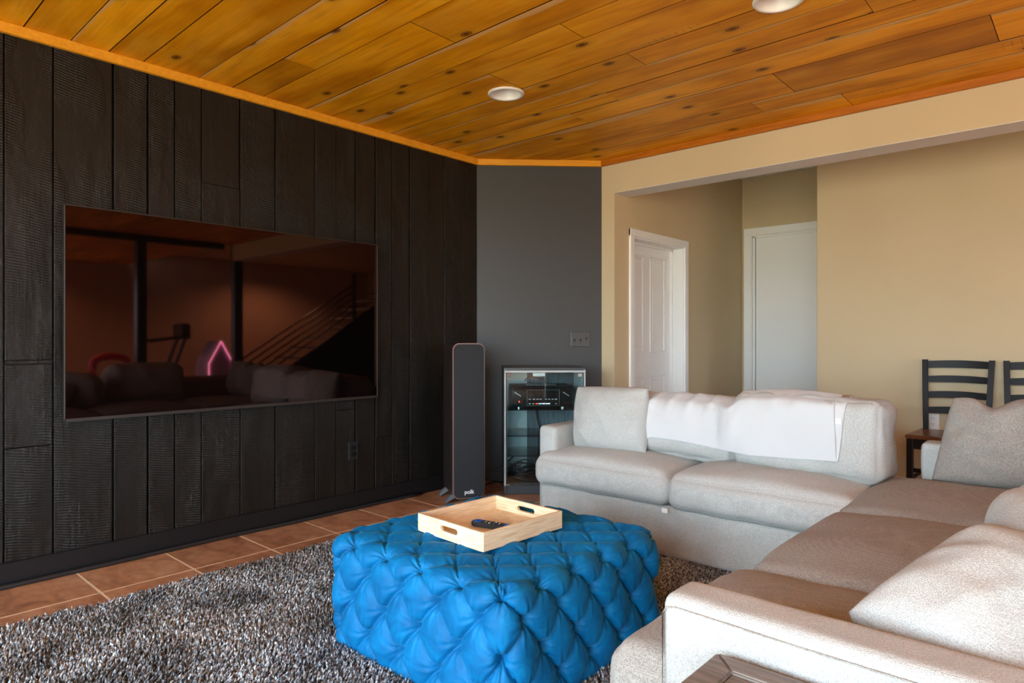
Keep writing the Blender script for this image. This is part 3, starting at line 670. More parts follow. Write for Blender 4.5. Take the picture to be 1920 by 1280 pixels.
# ------------------------------------------------------------------ shag rug
rx0, rx1, ry0, ry1 = -2.975, -.55, -1.1, 2.90
rug = thing('shag_rug', 'thick grey shag rug under the ottoman and sofas', 'rug', ((rx0 + rx1) / 2, (ry0 + ry1) / 2, 0))
rl = Vector(rug.location)
obj('backing', B(rx0 + .01 - rl.x, rx1 - rl.x, ry0 - rl.y, ry1 - rl.y, .001, .010, .003), M['rug_back'], rug)
def rug_pile():
    rng = np.random.default_rng(3)
    st = .0098
    X, Y = np.meshgrid(np.arange(rx0, rx1, st), np.arange(.15, ry1, st))
    X = X.ravel() + rng.uniform(-.005, .005, X.size); Y = Y.ravel() + rng.uniform(-.005, .005, Y.size)
    ok = ~((X > -1.98) & (X < -1.22) & (Y > 1.34) & (Y < 2.06)) & ~((X > -.66) & (Y > 1.15)) & ~((X < -2.2) & (Y < .15)) & ~((Y > 2.86) & (X > -2.3))
    # outside the view cone
    f = -X * .669 + Y * .743; r = X * .743 + Y * .669
    ok &= (f > .5) & (np.abs(r) < f * .84)
    # wavy left edge
    edge = rx0 + .012 * np.sin(Y * 9) + .008 * np.sin(Y * 23 + 1)
    ok &= X > edge
    X = X[ok]; Y = Y[ok]; n = X.size
    h = rng.uniform(.020, .036, n); a = rng.uniform(0, 2 * PI, n); ln = rng.uniform(.004, .016, n)
    fl = .008 * np.sin(X * 6 + 2 * np.sin(Y * 3)) ; dx = np.cos(a) * ln + fl; dy = np.sin(a) * ln + .006
    rad = rng.uniform(.0032, .0048, n); ph = rng.uniform(0, 2 * PI, n)
    V = np.zeros((n, 7, 3)); 
    for lv, (t, rr) in enumerate(((0.0, 1.0), (.62, 1.15))):
        for k in range(3):
            an = ph + k * 2 * PI / 3 + lv * .5
            V[:, lv * 3 + k, 0] = X + dx * t ** 1.6 + np.cos(an) * rad * rr; V[:, lv * 3 + k, 1] = Y + dy * t ** 1.6 + np.sin(an) * rad * rr
            V[:, lv * 3 + k, 2] = .006 + h * t
    V[:, 6, 0] = X + dx; V[:, 6, 1] = Y + dy; V[:, 6, 2] = .006 + h
    T = np.array([[0, 1, 4], [0, 4, 3], [1, 2, 5], [1, 5, 4], [2, 0, 3], [2, 3, 5], [3, 4, 6], [4, 5, 6], [5, 3, 6]])
    Fc = (T[None] + (np.arange(n) * 7)[:, None, None]).reshape(-1, 3)
    me = bpy.data.meshes.new('pile'); me.vertices.add(n * 7); Vv = V.reshape(-1, 3) - np.array([rl.x, rl.y, 0]); me.vertices.foreach_set('co', Vv.ravel())
    me.loops.add(Fc.size); me.loops.foreach_set('vertex_index', Fc.ravel()); me.polygons.add(len(Fc)); me.polygons.foreach_set('loop_start', np.arange(0, Fc.size, 3))
    me.update(calc_edges=True); me.polygons.foreach_set('use_smooth', [True] * len(Fc)); me.materials.append(M['rug'])
    o = bpy.data.objects.new('pile', me); C.objects.link(o); o.parent = rug; o['kind'] = 'stuff'; return o
rug_pile()

# ------------------------------------------------------------------ tufted ottoman
OX0, OX1, OY0, OY1, OZ0, OT = -2.035, -1.165, 1.268, 2.125, .022, .392
def ottoman():
    rc_ = .085; re = .055
    cx, cy = (OX0 + OX1) / 2, (OY0 + OY1) / 2; hx, hy = (OX1 - OX0) / 2, (OY1 - OY0) / 2
    li = lambda x: (x + 1.972) / .086        # lattice i along X
    lj = lambda y: (y - 1.285) / .079 + 1    # lattice j along Y
    # perimeter samples: position on the rounded rectangle and lattice coordinate P
    segs = []
    def add(p0, p1, P0, P1, nrm, n):
        for k in range(n):
            t = k / n; segs.append((p0[0] + (p1[0] - p0[0]) * t, p0[1] + (p1[1] - p0[1]) * t, nrm[0], nrm[1], P0 + (P1 - P0) * t))
    def arc(c, a0, P0, P1, n):
        for k in range(n):
            a = R(a0 + 90 * k / n); segs.append((c[0] + rc_ * math.cos(a), c[1] + rc_ * math.sin(a), math.cos(a), math.sin(a), P0 + (P1 - P0) * k / n))
    x0, x1, y0, y1 = OX0 + rc_, OX1 - rc_, OY0 + rc_, OY1 - rc_
    N1, NA = 140, 34
    Pa, Pb = li(x0), li(x1)
    add((x0, OY0), (x1, OY0), Pa, Pb, (0, -1), N1)
    Pc, Pd = lj(y0) + 8, lj(y1) + 8
    arc((x1, y0), -90, Pb, Pc, NA)
    add((OX1, y0), (OX1, y1), Pc, Pd, (1, 0), N1)
    Pe = round(Pd + 1.3); 
    base_ = 20
    q0 = base_ + (li(x1) - li(x1)); 
    Pf = Pd + 1.3; Lx = (x1 - x0) / .086; add_ = Pf + Lx
    arc((x1, y1), 0, Pd, Pf, NA)
    add((x1, OY1), (x0, OY1), Pf, add_, (0, 1), N1)
    Pg = add_ + 1.3
    arc((x0, y1), 90, add_, Pg, NA)
    Ly = (y1 - y0) / .079
    Ptot = Pa + 24 + 10     # close the loop on an even number of half steps
    Pend = Pg + Ly
    tgt = Pa - 1.6 + 2 * round((Pend - (Pa - 1.6)) / 2)
    add((OX0, y1), (OX0, y0), Pg, tgt, (-1, 0), N1)
    arc((x0, y0), 180, tgt, tgt + 1.6, NA)
    S = np.array(segs); n = len(S)
    # vertical profile: (inset, z, normal mix, v)
    prof = []
    zt = OT - re
    for z in np.linspace(OZ0, zt, 62, endpoint=False): prof.append((0, z, 0, z))
    for k in range(26):
        a = PI / 2 * k / 26; prof.append((re - re * math.cos(a), zt + re * math.sin(a), a, zt + re * a))
    qv = lambda v: (v - .30) / .10 if v <= .30 else (v - .30) / (zt + re * PI / 2 - .30) * 1.44
    P_, Q_, pos, nor, kind = [], [], [], [], []
    for ins, z, a, v in prof:
        for k in range(n):
            x, y, nx, ny, P = S[k]
            pos.append((x - nx * ins, y - ny * ins, z)); nor.append((nx * math.cos(a), ny * math.cos(a), math.sin(a))); P_.append(P); Q_.append(qv(v))
            kind.append(0 if v < .30 else (v - .30) / (zt + re * PI / 2 - .30))
    m_ = 78
    for r_ in range(m_):
        t = 1 - r_ / m_
        for k in range(n):
            x, y, nx, ny, P = S[k]; X = x - nx * re; Y = y - ny * re; X = cx + (X - cx) * t; Y = cy + (Y - cy) * t
            pos.append((X, Y, OT)); nor.append((0, 0, 1)); P_.append(li(X)); Q_.append(lj(Y)); kind.append(2)
    pos.append((cx, cy, OT)); nor.append((0, 0, 1)); P_.append(li(cx)); Q_.append(lj(cy)); kind.append(2)
    pos = np.array(pos); nor = np.array(nor); P_ = np.array(P_); Q_ = np.array(Q_)
    a = (P_ + Q_) / 2; b = (P_ - Q_) / 2
    nz = np.clip(nor[:, 2], 0, 1) ** 2
    fa = a - np.floor(a); fb = b - np.floor(b)
    sa = np.sin(PI * fa ** (.72 * (1 - nz) + nz)); sb = np.sin(PI * ((1 - nz) * (1 - (1 - fb) ** .72) + nz * fb ** .8)); sa = np.abs(sa); sb = np.abs(sb)
    bulge = np.maximum(sa, 1e-6) ** (.40 - .31 * nz) * np.maximum(sb, 1e-6) ** (.40 + .30 * nz)
    ra = a - np.round(a); rb = b - np.round(b); rr = np.sqrt(ra ** 2 + rb ** 2)
    pit = np.exp(-(rr / .13) ** 2)
    ang = np.arctan2(rb, ra); sd = np.sin(np.round(a) * 12.9 + np.round(b) * 78.2) * 3
    wr = np.sin(10 * ang + sd) * np.exp(-(rr / .32) ** 2) * np.clip(rr / .12, 0, 1) * .0055 + np.sin(17 * ang + sd * 2) * np.exp(-(rr / .42) ** 2) * np.clip(rr / .2, 0, 1) * .0022
    crease = 1 - np.exp(-(np.minimum(sa * (1 + 14 * nz), sb) / .16) ** 1.2)
    low = np.clip((pos[:, 2] - OZ0) / .06, 0, 1)
    d = -.032 + .031 * bulge + .007 * crease - .030 * pit + wr
    # a little irregular plumpness
    d += np.array([.004 * noise.noise(Vector((p[0] * 9, p[1] * 9, p[2] * 9))) for p in pos])
    d = np.where(low < 1, d * (low * .8 + .2) - .012 * (1 - low), d)
    out = pos + nor * d[:, None]
    F = []
    rows_ = len(prof) + m_
    for r_ in range(rows_ - 1):
        for k in range(n):
            k2 = (k + 1) % n; F.append((r_ * n + k, r_ * n + k2, (r_ + 1) * n + k2, (r_ + 1) * n + k))
    last = (rows_ - 1) * n
    for k in range(n): F.append((last + k, last + (k + 1) % n, len(pos) - 1))
    root = thing('tufted_ottoman', 'low square bright blue velvet ottoman with deep button tufting', 'ottoman', (cx, cy, OZ0))
    off = np.array([cx, cy, OZ0])
    pobj('upholstery', out - off, F, M['velvet'], root)
    # buttons at the lattice nodes
    bmn = bmesh.new(); bmesh.ops.create_uvsphere(bmn, u_segments=12, v_segments=7, radius=.0085); bmesh.ops.scale(bmn, vec=(1, 1, .5), verts=bmn.verts)
    bm_ = bpy.data.meshes.new('button'); bmn.to_mesh(bm_); bmn.free(); bm_.materials.append(M['velvet_button'])
    for p in bm_.polygons: p.use_smooth = True
    near = {}
    key = np.stack([np.round(a), np.round(b)], 1); sect = np.array([0 if q < .999 else 2 for q in kind])
    for i in np.where(rr < .12)[0]:
        kk = (sect[i], key[i][0], key[i][1], int(np.round(pos[i][0] / .3)) if sect[i] == 0 else 0)
        kk = (sect[i], key[i][0], key[i][1])
        if kk not in near or rr[i] < rr[near[kk]]: near[kk] = i
    used = []
    for kk, i in near.items():
        p = Vector(out[i] - off); nn = Vector(nor[i])
        if pos[i][2] < OZ0 + .05 or any((p - q).length < .05 for q in used): continue
        used.append(p)
        o = bpy.data.objects.new('button', bm_); C.objects.link(o); o.parent = root
        o.location = p + nn * .006; o.rotation_euler = nn.to_track_quat('Z', 'Y').to_euler()
    obj('base_board', B(OX0 + .06 - cx, OX1 - .06 - cx, OY0 + .06 - cy, OY1 - .06 - cy, -.006, .03, .01), M['plastic'], root)
ottoman()

# ------------------------------------------------------------------ tray and remote
tr = thing('serving_tray', 'pale wooden serving tray with slot handles on blue ottoman', 'tray', (-1.625, 1.690, .393), R(-3))
tw, td, th, tt = .345, .385, .062, .011
obj('bottom', B(-tw / 2 + .003, tw / 2 - .003, -td / 2 + .003, td / 2 - .003, .004, .012), M['tray'], tr)
for s in (-1, 1): obj('side_wall', B(s * tw / 2 - (tt if s > 0 else 0), s * tw / 2 + (tt if s < 0 else 0), -td / 2, td / 2, 0, th, .0015), M['tray'], tr)
def handle_end(y0, y1):
    hw, hh, zc = .045, .0095, .036
    n = 8; hole = []
    for c, a0 in ((hw - hh, -90), (-hw + hh, 90)):
        for k in range(n + 1): an = R(a0 + 180 * k / n); hole.append((c + hh * math.cos(an), zc + hh * math.sin(an)))
    x0, x1 = -tw / 2 + tt, tw / 2 - tt
    # outer ring points matched to the hole points
    outer = []
    for (hx, hz) in hole:
        dx, dz = hx, hz - zc; outer.append((x1 if dx > hw - hh - 1e-6 else x0, 0 if dz < 0 else th) if False else None)
    bm = bmesh.new(); ring_h = []; 
    m = len(hole); rect = []
    for (hx, hz) in hole:
        dx, dz = hx, hz - zc
        s = min((x1 / abs(dx)) if abs(dx) > 1e-9 else 1e9, ((th - zc) / dz) if dz > 1e-9 else 1e9, (zc / -dz) if dz < -1e-9 else 1e9)
        rect.append((dx * s, zc + dz * s))
    # snap the corners
    for cxn, czn in ((x1, 0), (x1, th), (x0, th), (x0, 0)):
        i = min(range(m), key=lambda q: (rect[q][0] - cxn) ** 2 * .05 + (rect[q][1] - czn) ** 2 * 1 + (0 if (rect[q][0] > 0) == (cxn > 0) else 9)); rect[i] = (cxn, czn)
    for y in (y0, y1): ring_h.append([[bm.verts.new((p[0], y, p[1])) for p in rect], [bm.verts.new((p[0], y, p[1])) for p in hole]])
    for f in ring_h:
        for k in range(m): bm.faces.new((f[0][k], f[0][(k + 1) % m], f[1][(k + 1) % m], f[1][k]))
    for q in (0, 1):
        for k in range(m): bm.faces.new((ring_h[0][q][k], ring_h[1][q][k], ring_h[1][q][(k + 1) % m], ring_h[0][q][(k + 1) % m]))
    bmesh.ops.recalc_face_normals(bm, faces=bm.faces)
    return bm
obj('end_wall', handle_end(-td / 2, -td / 2 + tt), M['tray'], tr); obj('end_wall', handle_end(td / 2 - tt, td / 2), M['tray'], tr)
rm = thing('remote_control', 'slim black remote control with blue ring lying in tray', 'remote', (-1.603, 1.672, .4065), R(14))
# body runs along local X
pts = [(-.078 + .02 * (1 - math.cos(PI * k / 10)) * 0, 0) for k in range(1)]
out = []
for k in range(13): a_ = R(90 + 180 * k / 12); out.append((-.060 + .020 * math.cos(a_), .0205 * math.sin(a_)))
for k in range(13): a_ = R(-90 + 180 * k / 12); out.append((.075 + .015 * math.cos(a_), .018 * math.sin(a_)))
b = prism(bmesh.new(), out, 0, .018, 'Z'); bmesh.ops.bevel(b, geom=b.edges[:], offset=.004, segments=2, affect='EDGES')
obj('body', b, M['plastic'], rm)
obj('navigation_ring', lathe(bmesh.new(), [(.007, .0175), (.007, .0195), (.0155, .0195), (.0155, .0175)], 24, (-.055, 0, 0)), M['blue_btn'], rm)
obj('centre_button', cyl(bmesh.new(), (-.055, 0, .017), (-.055, 0, .0198), .0055, seg=18), M['plastic'], rm)
for i in range(4):
    for j in (-1, 0, 1):
        obj('button', cyl(bmesh.new(), (-.022 + i * .018, j * .009, .017), (-.022 + i * .018, j * .009, .0196), .0033, seg=12), M['white_btn'] if (i + j) % 3 == 0 else M['grey_plastic'], rm)
obj('colour_bar', B(.052, .072, -.008, .008, .0175, .0192, .0005), M['blue_btn'], rm)

# ------------------------------------------------------------------ sofas
def cushion(name, par, x0, x1, y0, y1, z0, z1, m=None, label=None, rot=None, **k):
    V, F = soft_box(x1 - x0, y1 - y0, z1 - z0, **k)
    o = pobj(name, V, F, m or M['tweed'], par, loc=Vector(((x0 + x1) / 2, (y0 + y1) / 2, (z0 + z1) / 2)) - par.location, rot=rot)
    if label: o['label'] = label
    return o
def seam_line(par, pts, r=.0022):
    o = obj('seam', tube(bmesh.new(), [Vector(p) - par.location for p in pts], r, 6), M['tweed_dark'], par, True)
    return o
sl = thing('sofa', 'cream tweed sofa along the far side with white throw on its back', 'sofa', (-1.5, 3.15, .0), 0, 'cream tweed sofas forming an L')
cushion('base', sl, -2.345, -.62, 2.835, 3.50, .025, .268, r=.018, n=(40, 16, 10), wr=.002, seed=1)
sc1 = cushion('seat_cushion', sl, -2.362, -1.543, 2.795, 3.36, .272, .425, r=.05, n=(40, 28, 12), puff=(.006, .008, .012), topcrown=.05, wr=.007, wscale=5, seed=2, m=M['tweed'])
sc2 = cushion('seat_cushion', sl, -1.541, -.700, 2.795, 3.36, .272, .425, r=.05, n=(40, 28, 12), puff=(.006, .008, .012), topcrown=.05, wr=.007, wscale=5, seed=3, m=M['tweed'])
cushion('arm', sl, -2.385, -2.262, 2.870, 3.56, .025, .587, r=.028, n=(10, 30, 24), wr=.002, seed=4, m=M['tweed_light'])
cushion('back_frame', sl, -2.28, -.80, 3.44, 3.57, .025, .66, r=.03, n=(40, 8, 20), wr=.002, seed=5)
bc1 = cushion('back_cushion', sl, -2.25, -1.325, 3.10, 3.39, .44, .762, r=.075, n=(50, 16, 26), puff=(.01, .045, .012), wr=.014, wscale=5, seed=6, rot=(R(-7), 0, 0), m=M['tweed_light'])
bc2 = cushion('back_cushion', sl, -1.335, -.688, 3.07, 3.39, .45, .80, r=.05, n=(44, 16, 26), puff=(.012, .04, .012), wr=.016, wscale=5, seed=8, rot=(R(-6), 0, 0), m=M['tweed_light'])
sr = thing('sofa', 'cream tweed sofa at right whose near arm is in front', 'sofa', (-.15, 2.30, .0), 0, 'cream tweed sofas forming an L')
cushion('base', sr, -.67, .42, 1.13, 3.48, .025, .275, r=.018, n=(24, 50, 10), wr=.002, seed=11)
cushion('seat_cushion', sr, -.745, .20, 2.592, 3.385, .280, .440, r=.05, n=(36, 36, 12), puff=(.012, .004, .012), topcrown=.045, wr=.007, wscale=5, seed=12, m=M['tweed_dark'])
cushion('seat_cushion', sr, -.745, .20, 1.782, 2.590, .280, .440, r=.05, n=(36, 36, 12), puff=(.014, .004, .012), topcrown=.045, wr=.007, wscale=5, seed=13, m=M['tweed_dark'])
def tee(Q, p): return Q
cushion('seat_cushion', sr, -.768, .20, 1.135, 1.780, .255, .440, r=.05, n=(36, 36, 12), puff=(.014, .004, .012), topcrown=.04, wr=.007, wscale=5, seed=14, m=M['tweed_dark'])
cushion('arm', sr, -.622, .44, 1.112, 1.232, .025, .590, r=.024, n=(50, 12, 30), wr=.004, wscale=4, seed=15, m=M['tweed_light'])
cushion('arm', sr, -.602, .44, 3.388, 3.51, .025, .614, r=.024, n=(50, 12, 30), wr=.003, seed=16, m=M['tweed_light'])
seam_line(sr, [(-.616, 1.1105, .05), (-.617, 1.1105, .35), (-.617, 1.1105, .555), (-.609, 1.1105, .567), (-.59, 1.1105, .572)] + [(x, 1.1105, .572 - .006 * math.sin((x + .6) * 4)) for x in np.arange(-.5, .42, .08)], .0016)
cushion('back_frame', sr, .30, .44, 1.2, 3.45, .025, .68, r=.03, n=(8, 60, 20), wr=.002, seed=17)
cushion('back_cushion', sr, -.13, .18, 1.28, 1.97, .45, .757, r=.12, n=(24, 40, 26), puff=(.02, .012, .02), wr=.014, wscale=5, seed=18, rot=Euler((0, R(12), R(17)), 'XYZ'), m=M['tweed_light'])
cushion('back_cushion', sr, -.02, .28, 2.03, 2.72, .46, .83, r=.09, n=(20, 40, 26), puff=(.04, .012, .02), wr=.014, wscale=5, seed=19, rot=(0, R(10), 0))

# ------------------------------------------------------------------ pillows
def pillow(name, label, w_, h_, t, o, ex, ez, m, seed, **k):
    V, F = pillow_mesh(w_, h_, t, seed=seed, **k)
    ex = Vector(ex).normalized(); ez = Vector(ez); ez = (ez - ex * ez.dot(ex)).normalized(); ey = ez.cross(ex)
    ob = pobj(name, V, F, m); mt = Matrix((ex, ey, ez)).transposed().to_4x4(); mt.translation = Vector(o); ob.matrix_world = mt
    return tag(ob, label, 'pillow')
def flop(p, u, v):
    t = max(0, (v + .3) / 1.3)
    p.x += .075 * ((v + 1) / 2) * max(0, -u); p.z -= .045 * math.exp(-((u + .40) / .20) ** 2) * t ** 2; p.y -= .03 * math.exp(-((u + .40) / .2) ** 2) * t
    return p
pillow('throw_pillow', 'square ivory pillow leaning in the corner of the far sofa', .465, .355, .20, (-2.005, 3.02, .462), (1, .04, .03), (0, .13, 1), M['tweed_light'], 1, wr=.012, pinch=.015, ear=-.009)
pillow('throw_pillow', 'grey-beige pillow with dented top against the chairs side arm', .66, .37, .23, (-.215, 3.235, .475), (1, -.06, .02), (0, .15, 1), M['tweed_dark'], 2, wr=.016, pinch=.02, ear=-.010, sag=flop)
e1 = Vector((.34, .918, .227)).normalized(); e2 = Vector((.872, -.218, -.436)).normalized()
pillow('throw_pillow', 'big ivory pillow reclining behind the near sofa arm', .45, .37, .27, Vector((-.268, 1.508, .6185)) + e2 * .36, e1, -e2, M['tweed_light'], 3, wr=.010, pinch=.02, ear=-.006)

# ------------------------------------------------------------------ white throw draped over the back cushions
def throw():
    trees = []
    dgx = bpy.context.evaluated_depsgraph_get(); dgx.update()
    for o in (bc1, bc2):
        mw = o.parent.matrix_basis @ o.matrix_basis
        trees.append(BVHTree.FromPolygons([mw @ v.co for v in o.data.vertices], [p.vertices[:] for p in o.data.polygons]))
    def front(x, z):
        best = None
        for t in trees:
            h = t.ray_cast(Vector((x, 2.4, z)), Vector((0, 1, 0)))
            if h[0] is not None and (best is None or h[0].y < best): best = h[0].y
        return best
    def top(x, y):
        best = None
        for t in trees:
            h = t.ray_cast(Vector((x, y, 1.3)), Vector((0, 0, -1)))
            if h[0] is not None and (best is None or h[0].z > best): best = h[0].z
        return best
    NU, NV = 120, 56
    G_ = np.zeros((NU + 1, NV + 1, 3))
    for i in range(NU + 1):
        u = i / NU
        xt = -1.86 + u * (-.865 + 1.86); xb = -1.795 + u * (-.80 + 1.795)
        xb = -1.80 + u * (-.845 + 1.80)
        # lower hem height
        zb = np.interp(u, [0, .05, .2, .45, .6, 1], [.545, .560, .556, .535, .530, .545])
        zt_ = top(xt, 3.22) or .78
        for j in range(NV + 1):
            v = j / NV
            if v < .30:      # behind and over the top
                t = v / .30; y = 3.40 - t * (3.40 - 3.17); x = xt
                z = (top(x, y) or zt_ - .03); 
                if t < .15: z = min(z, zt_ - .02 + t * .1)
                G_[i, j] = (x, y, z + .007)
            else:
                t = (v - .30) / .70; x = xt + (xb - xt) * t; z = (zt_ - .012) + (zb - (zt_ - .012)) * t
                ys = [q for q in (front(x + dx, z) for dx in (-.075, -.05, -.025, 0, .025, .05, .075)) if q is not None]; y = min(ys) if ys else 3.10
                G_[i, j] = (x, min(y, 3.17) - .007, z)
    # relax so that it bridges hollows
    for it in range(14):
        S = G_.copy(); S[1:-1, 1:-1] = (G_[:-2, 1:-1] + G_[2:, 1:-1] + G_[1:-1, :-2] + G_[1:-1, 2:]) / 4
        j0 = int(NV * .34)
        S[:, j0:, 1] = np.minimum(S[:, j0:, 1], G_[:, j0:, 1]); G_[1:-1, 1:-1] = G_[1:-1, 1:-1] * .4 + S[1:-1, 1:-1] * .6
    for i in range(NU + 1):
        for j in range(int(NV * .15), int(NV * .34)):
            x, y, z = G_[i, j]; zz = top(x, y)
            if zz and y > 3.13: G_[i, j, 2] = max(z, zz + .007)
    for i in range(NU + 1):
        for j in range(NV + 1):
            x, y, z = G_[i, j]; u = i / NU; v = j / NV
            f = .010 * max(0, math.sin(u * 58 + v * 9)) * math.exp(-((v - .32) / .2) ** 2) * (1 if u < .42 else .3)
            f += .012 * math.exp(-((u * .9 + v * .25 - .62) / .03) ** 2) * (v > .3) * .4
            f += .006 * noise.noise(Vector((x * 6, z * 9, 3)))
            G_[i, j, 1] -= f if v > .3 else 0; G_[i, j, 2] += f * .7 if v <= .36 else 0
    V = G_.reshape(-1, 3); F = [(i * (NV + 1) + j, i * (NV + 1) + j + 1, (i + 1) * (NV + 1) + j + 1, (i + 1) * (NV + 1) + j) for i in range(NU) for j in range(NV)]
    root = thing('throw_blanket', 'plain white throw blanket draped over the back of far sofa', 'blanket', (-1.35, 3.2, .7))
    o = pobj('cloth', V - np.array([-1.35, 3.2, .7]), F, M['throw'], root)
    md = o.modifiers.new('s', 'SOLIDIFY'); md.thickness = .006; md.offset = 0
    # folded under-layer showing along the right side
    V2 = []; F2 = []; n2 = 30
    for j in range(n2 + 1):
        t = j / n2; jj = int(NV * .30 + t * (NV * .70)); p = G_[NU, jj]
        wd = .040 * (1 - t) ** .8 + .004
        for k in range(5):
            x = p[0] - .02 + (wd + .02) * k / 4; yy = front(x, p[2]); V2.append((x + 1.35, (yy if yy else p[1] + .006) - .004 - .003 * math.sin(k * 2.2) - 3.2, p[2] - .7))
    for j in range(n2):
        for k in range(4): q = j * 5 + k; F2.append((q, q + 1, q + 6, q + 5))
    o = pobj('folded_edge', V2, F2, M['throw'], root); md = o.modifiers.new('s', 'SOLIDIFY'); md.thickness = .004; md.offset = 0
    p = G_[NU, int(NV * .52)]
    obj('care_tag', B(p[0] + 1.35 + .004, p[0] + 1.35 + .028, p[1] - 3.2 - .006, p[1] - 3.2 - .003, p[2] - .7 - .012, p[2] - .7 + .012), M['tag'], root)
    return G_
throw()
obj('care_tag', B(-1.555 + 1.5, -1.525 + 1.5, 2.79 - 3.15, 2.793 - 3.15, .250, .272), M['tag'], sl)

# ------------------------------------------------------------------ end table
et = thing('end_table', 'grey-brown wooden end table with framed top beside near arm', 'table', (-.20, .79, 0))
tz = .525; X0, X1, Y0, Y1 = -.30, .30, -.34, .30; bw = .046
for a, ex in (((X0, X1, Y1 - bw, Y1), 'x'), ((X0, X1, Y0, Y0 + bw), 'x'), ((X0, X0 + bw, Y0, Y1), 'y'), ((X1 - bw, X1, Y0, Y1), 'y')):
    if ex == 'x': s = 1 if a[3] == Y1 else -1; pts = [(X0, a[3] if s > 0 else a[2]), (X1, a[3] if s > 0 else a[2]), (X1 - bw, a[2] if s > 0 else a[3]), (X0 + bw, a[2] if s > 0 else a[3])]
    else: s = -1 if a[0] == X0 else 1; e0 = a[0] if s < 0 else a[1]; i0 = a[1] if s < 0 else a[0]; pts = [(e0, Y0), (e0, Y1), (i0, Y1 - bw), (i0, Y0 + bw)]
    b = prism(bmesh.new(), pts, tz - .032, tz, 'Z'); bmesh.ops.bevel(b, geom=b.edges[:], offset=.003, segments=2, affect='EDGES')
    obj('frame_rail', b, M['grey_wood'], et)
for k in range(4):
    xx = X0 + bw + (X1 - X0 - 2 * bw) * k / 4
    obj('top_plank', B(xx + .001, xx + (X1 - X0 - 2 * bw) / 4 - .001, Y0 + bw + .001, Y1 - bw - .001, tz - .028, tz - .006, .002), M['grey_wood'], et)
b = bmesh.new()
for a in ((X0 + .03, X1 - .03, Y1 - .05, Y1 - .03), (X0 + .03, X1 - .03, Y0 + .03, Y0 + .05), (X0 + .03, X0 + .05, Y0 + .03, Y1 - .03), (X1 - .05, X1 - .03, Y0 + .03, Y1 - .03)): box(b, *a, tz - .11, tz - .032)
obj('apron', b, M['grey_wood'], et)
for x in (X0 + .045, X1 - .045):
    for y in (Y0 + .045, Y1 - .045): obj('leg', B(x - .024, x + .024, y - .024, y + .024, 0, tz - .03, .003), M['grey_wood'], et)
obj('lower_shelf', B(X0 + .03, X1 - .03, Y0 + .03, Y1 - .03, .12, .138, .002), M['grey_wood'], et)

# ------------------------------------------------------------------ ladder-back chairs
def chair(x, y, label):
    t = thing('dining_chair', label, 'chair', (x, y, 0), 0, 'black ladder-back chairs by the beige wall')
    bk = .16; fw_, bw_ = .225, .172      # back posts at +Y, seat towards -Y
    for s in (-1, 1):
        pts = [(s * bw_, bk - .01, 0), (s * bw_, bk, .30), (s * (bw_ + .0), bk + .01, .46), (s * (bw_ + .008), bk + .035, .70), (s * (bw_ + .016), bk + .075, .935)]
        b = bmesh.new(); P = smooth_path(pts, 5); prev = None
        for p in P:
            ring = [b.verts.new((p.x + dx * .016, p.y + dy * .013, p.z)) for dx, dy in ((-1, -1), (1, -1), (1, 1), (-1, 1))]
            if prev:
                for k in range(4): b.faces.new((prev[k], prev[(k + 1) % 4], ring[(k + 1) % 4], ring[k]))
            else: b.faces.new(ring[::-1])
            prev = ring
        b.faces.new(prev); bmesh.ops.recalc_face_normals(b, faces=b.faces)
        obj('leg', b, M['chair_black'], t)
        obj('leg', B(s * .198 - .018, s * .198 + .018, -.215, -.179, 0, .437, .003), M['chair_black'], t)
        obj('stretcher', B(s * .195 - .008, s * .195 + .008, -.18, bk, .16, .185, .003), M['chair_black'], t)
    obj('stretcher', B(-.19, .19, -.205, -.189, .22, .245, .003), M['chair_black'], t)
    for z, hh in ((.900, .047), (.800, .042), (.695, .042), (.590, .042)):
        b = bmesh.new(); n = 14; prev = None; w2 = bw_ + (z - .46) * .03
        yy = bk + .01 + .075 * max(0, (z - .46) / .475) ** 1.4
        for k in range(n + 1):
            u = -1 + 2 * k / n; cx_ = u * w2; cv = .022 * (1 - u * u); rise = .008 * (1 - u * u)
            ring = [b.verts.new((cx_, yy + cv + dy, z + rise * (1 if dz > 0 else .5) + dz)) for dy, dz in ((-.008, -hh / 2), (.008, -hh / 2), (.008, hh / 2), (-.008, hh / 2))]
            if prev:
                for q in range(4): b.faces.new((prev[q], prev[(q + 1) % 4], ring[(q + 1) % 4], ring[q]))
            else: b.faces.new(ring[::-1])
            prev = ring
        b.faces.new(prev); bmesh.ops.recalc_face_normals(b, faces=b.faces); obj('back_slat', b, M['chair_black'], t, False)
    b = prism(bmesh.new(), [(-.222, -.235), (.0, -.25), (.222, -.235), (.205, .185), (-.205, .185)], .437, .462, 'Z'); bmesh.ops.bevel(b, geom=b.edges[:], offset=.007, segments=3, affect='EDGES')
    obj('seat', b, M['seat_wood'], t, False)
    b = bmesh.new(); box(b, -.19, .19, -.205, -.188, .37, .437); box(b, -.19, .19, .14, .155, .37, .437); box(b, -.205, -.188, -.19, .15, .37, .437); box(b, .188, .205, -.19, .15, .37, .437)
    obj('apron', b, M['chair_black'], t); return t
chair(-.722, 5.06, 'black ladder-back dining chair with brown seat, nearer the doorway')
chair(-.270, 5.06, 'black ladder-back chair cut off by the right edge of photo')

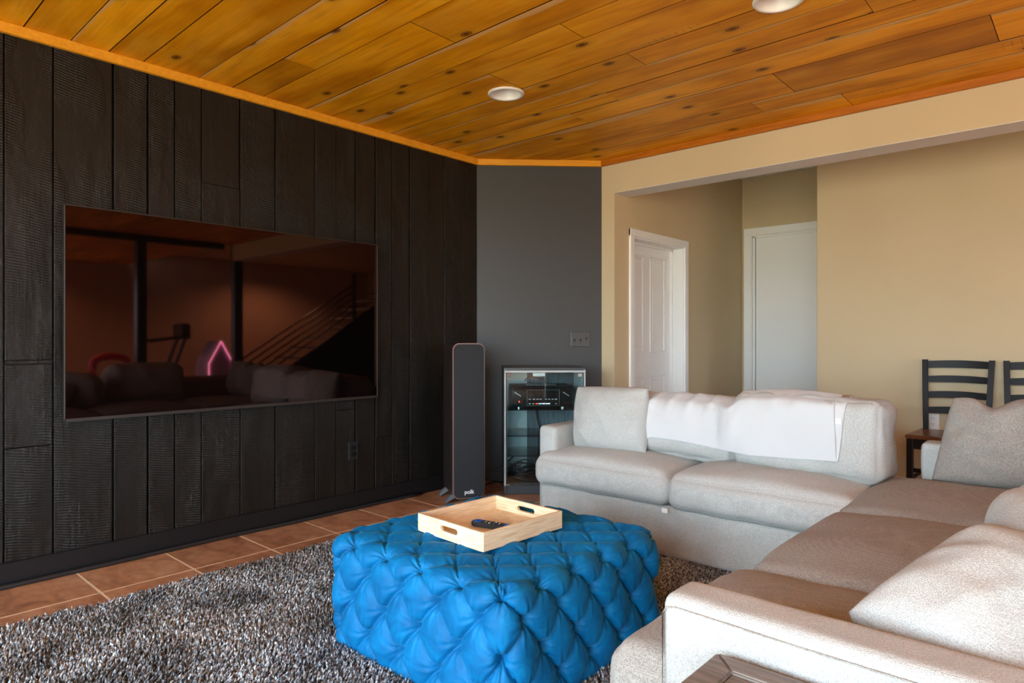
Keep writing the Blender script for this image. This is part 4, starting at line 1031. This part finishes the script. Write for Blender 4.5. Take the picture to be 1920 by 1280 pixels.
# ------------------------------------------------------------------ what the screen mirrors: stairs, treadmill, playhouse, toys
st = thing('staircase', 'open-railed staircase with dark solid side rising away in background', 'staircase', (3.9, 5.4, 0))
n = 12
b = bmesh.new(); prism(b, [(0, 0), (.0, .19), (n * .30, .19 + n * .19), (n * .30, 0)], -.02, .02, 'X'); obj('side_panel', b, M['black_paint'], st)
for k in range(n): obj('step', B(.02, 1.0, k * .30, (k + 1) * .30 + .02, (k + 1) * .19 - .04, (k + 1) * .19, .004), M['grey_wood'], st)
for q in range(5):
    z = .36 + q * .13; b = bmesh.new(); prism(b, [(-.25, z - .17), (-.25, z - .14), (2.0, z + 1.285), (2.0, z + 1.255)], -.012, .012, 'X'); obj('rail', b, M['black_paint'], st)
obj('newel_post', B(-.03, .03, 1.97, 2.03, 1.3, 2.35), M['black_paint'], st); obj('newel_post', B(-.03, .03, -.28, -.22, 0, .95), M['black_paint'], st)
tm = thing('treadmill', 'black folding treadmill mirrored in the television, by back wall', 'treadmill', (4.6, 4.1, 0), R(10))
obj('deck', B(-.35, .35, -.2, 1.2, .05, .17, .01), M['plastic'], tm)
for s in (-1, 1): obj('upright', (lambda b: (tube(b, [(s * .3, .0, .1), (s * .3, .35, 1.12)], .03), b)[-1])(bmesh.new()), M['plastic'], tm); obj('handrail', tube(bmesh.new(), [(s * .3, .35, 1.12), (s * .3, -.15, 1.05)], .022), M['plastic'], tm)
obj('console', B(-.34, .34, .28, .42, 1.08, 1.34, .02), M['plastic'], tm)
ph = thing('play_house', 'small playhouse with glowing pink outline mirrored in television', 'toy', (4.0, 4.86, 0), R(-90))
obj('wall_panel', prism(bmesh.new(), [(-.2, 0), (.2, 0), (.2, .68), (0, 1.05), (-.2, .68)], .0, .5), M['pink_toy'], ph)
obj('light_strip', (lambda b: ([tube(b, [a, c], .012) for a, c in (((-.2, -.01, 0), (-.2, -.01, .68)), ((-.2, -.01, .68), (0, -.01, 1.05)), ((0, -.01, 1.05), (.2, -.01, .68)), ((.2, -.01, .68), (.2, -.01, 0)))], b)[-1])(bmesh.new()), M['pink_led'], ph)
ty = thing('toy_table', 'kids table with green top and red arched back mirrored in television', 'toy', (3.4, 3.05, 0))
obj('top', B(-.25, .25, -.3, .3, .50, .54, .01), M['green_toy'], ty)
for x in (-.2, .2):
    for y in (-.25, .25): obj('leg', B(x - .02, x + .02, y - .02, y + .02, 0, .5), M['green_toy'], ty)
b = bmesh.new(); tube(b, smooth_path([(-.0, -.22, .54), (0, -.2, .78), (0, 0, .84), (0, .2, .78), (0, .22, .54)]), .05); obj('arch', b, M['red_toy'], ty, True)
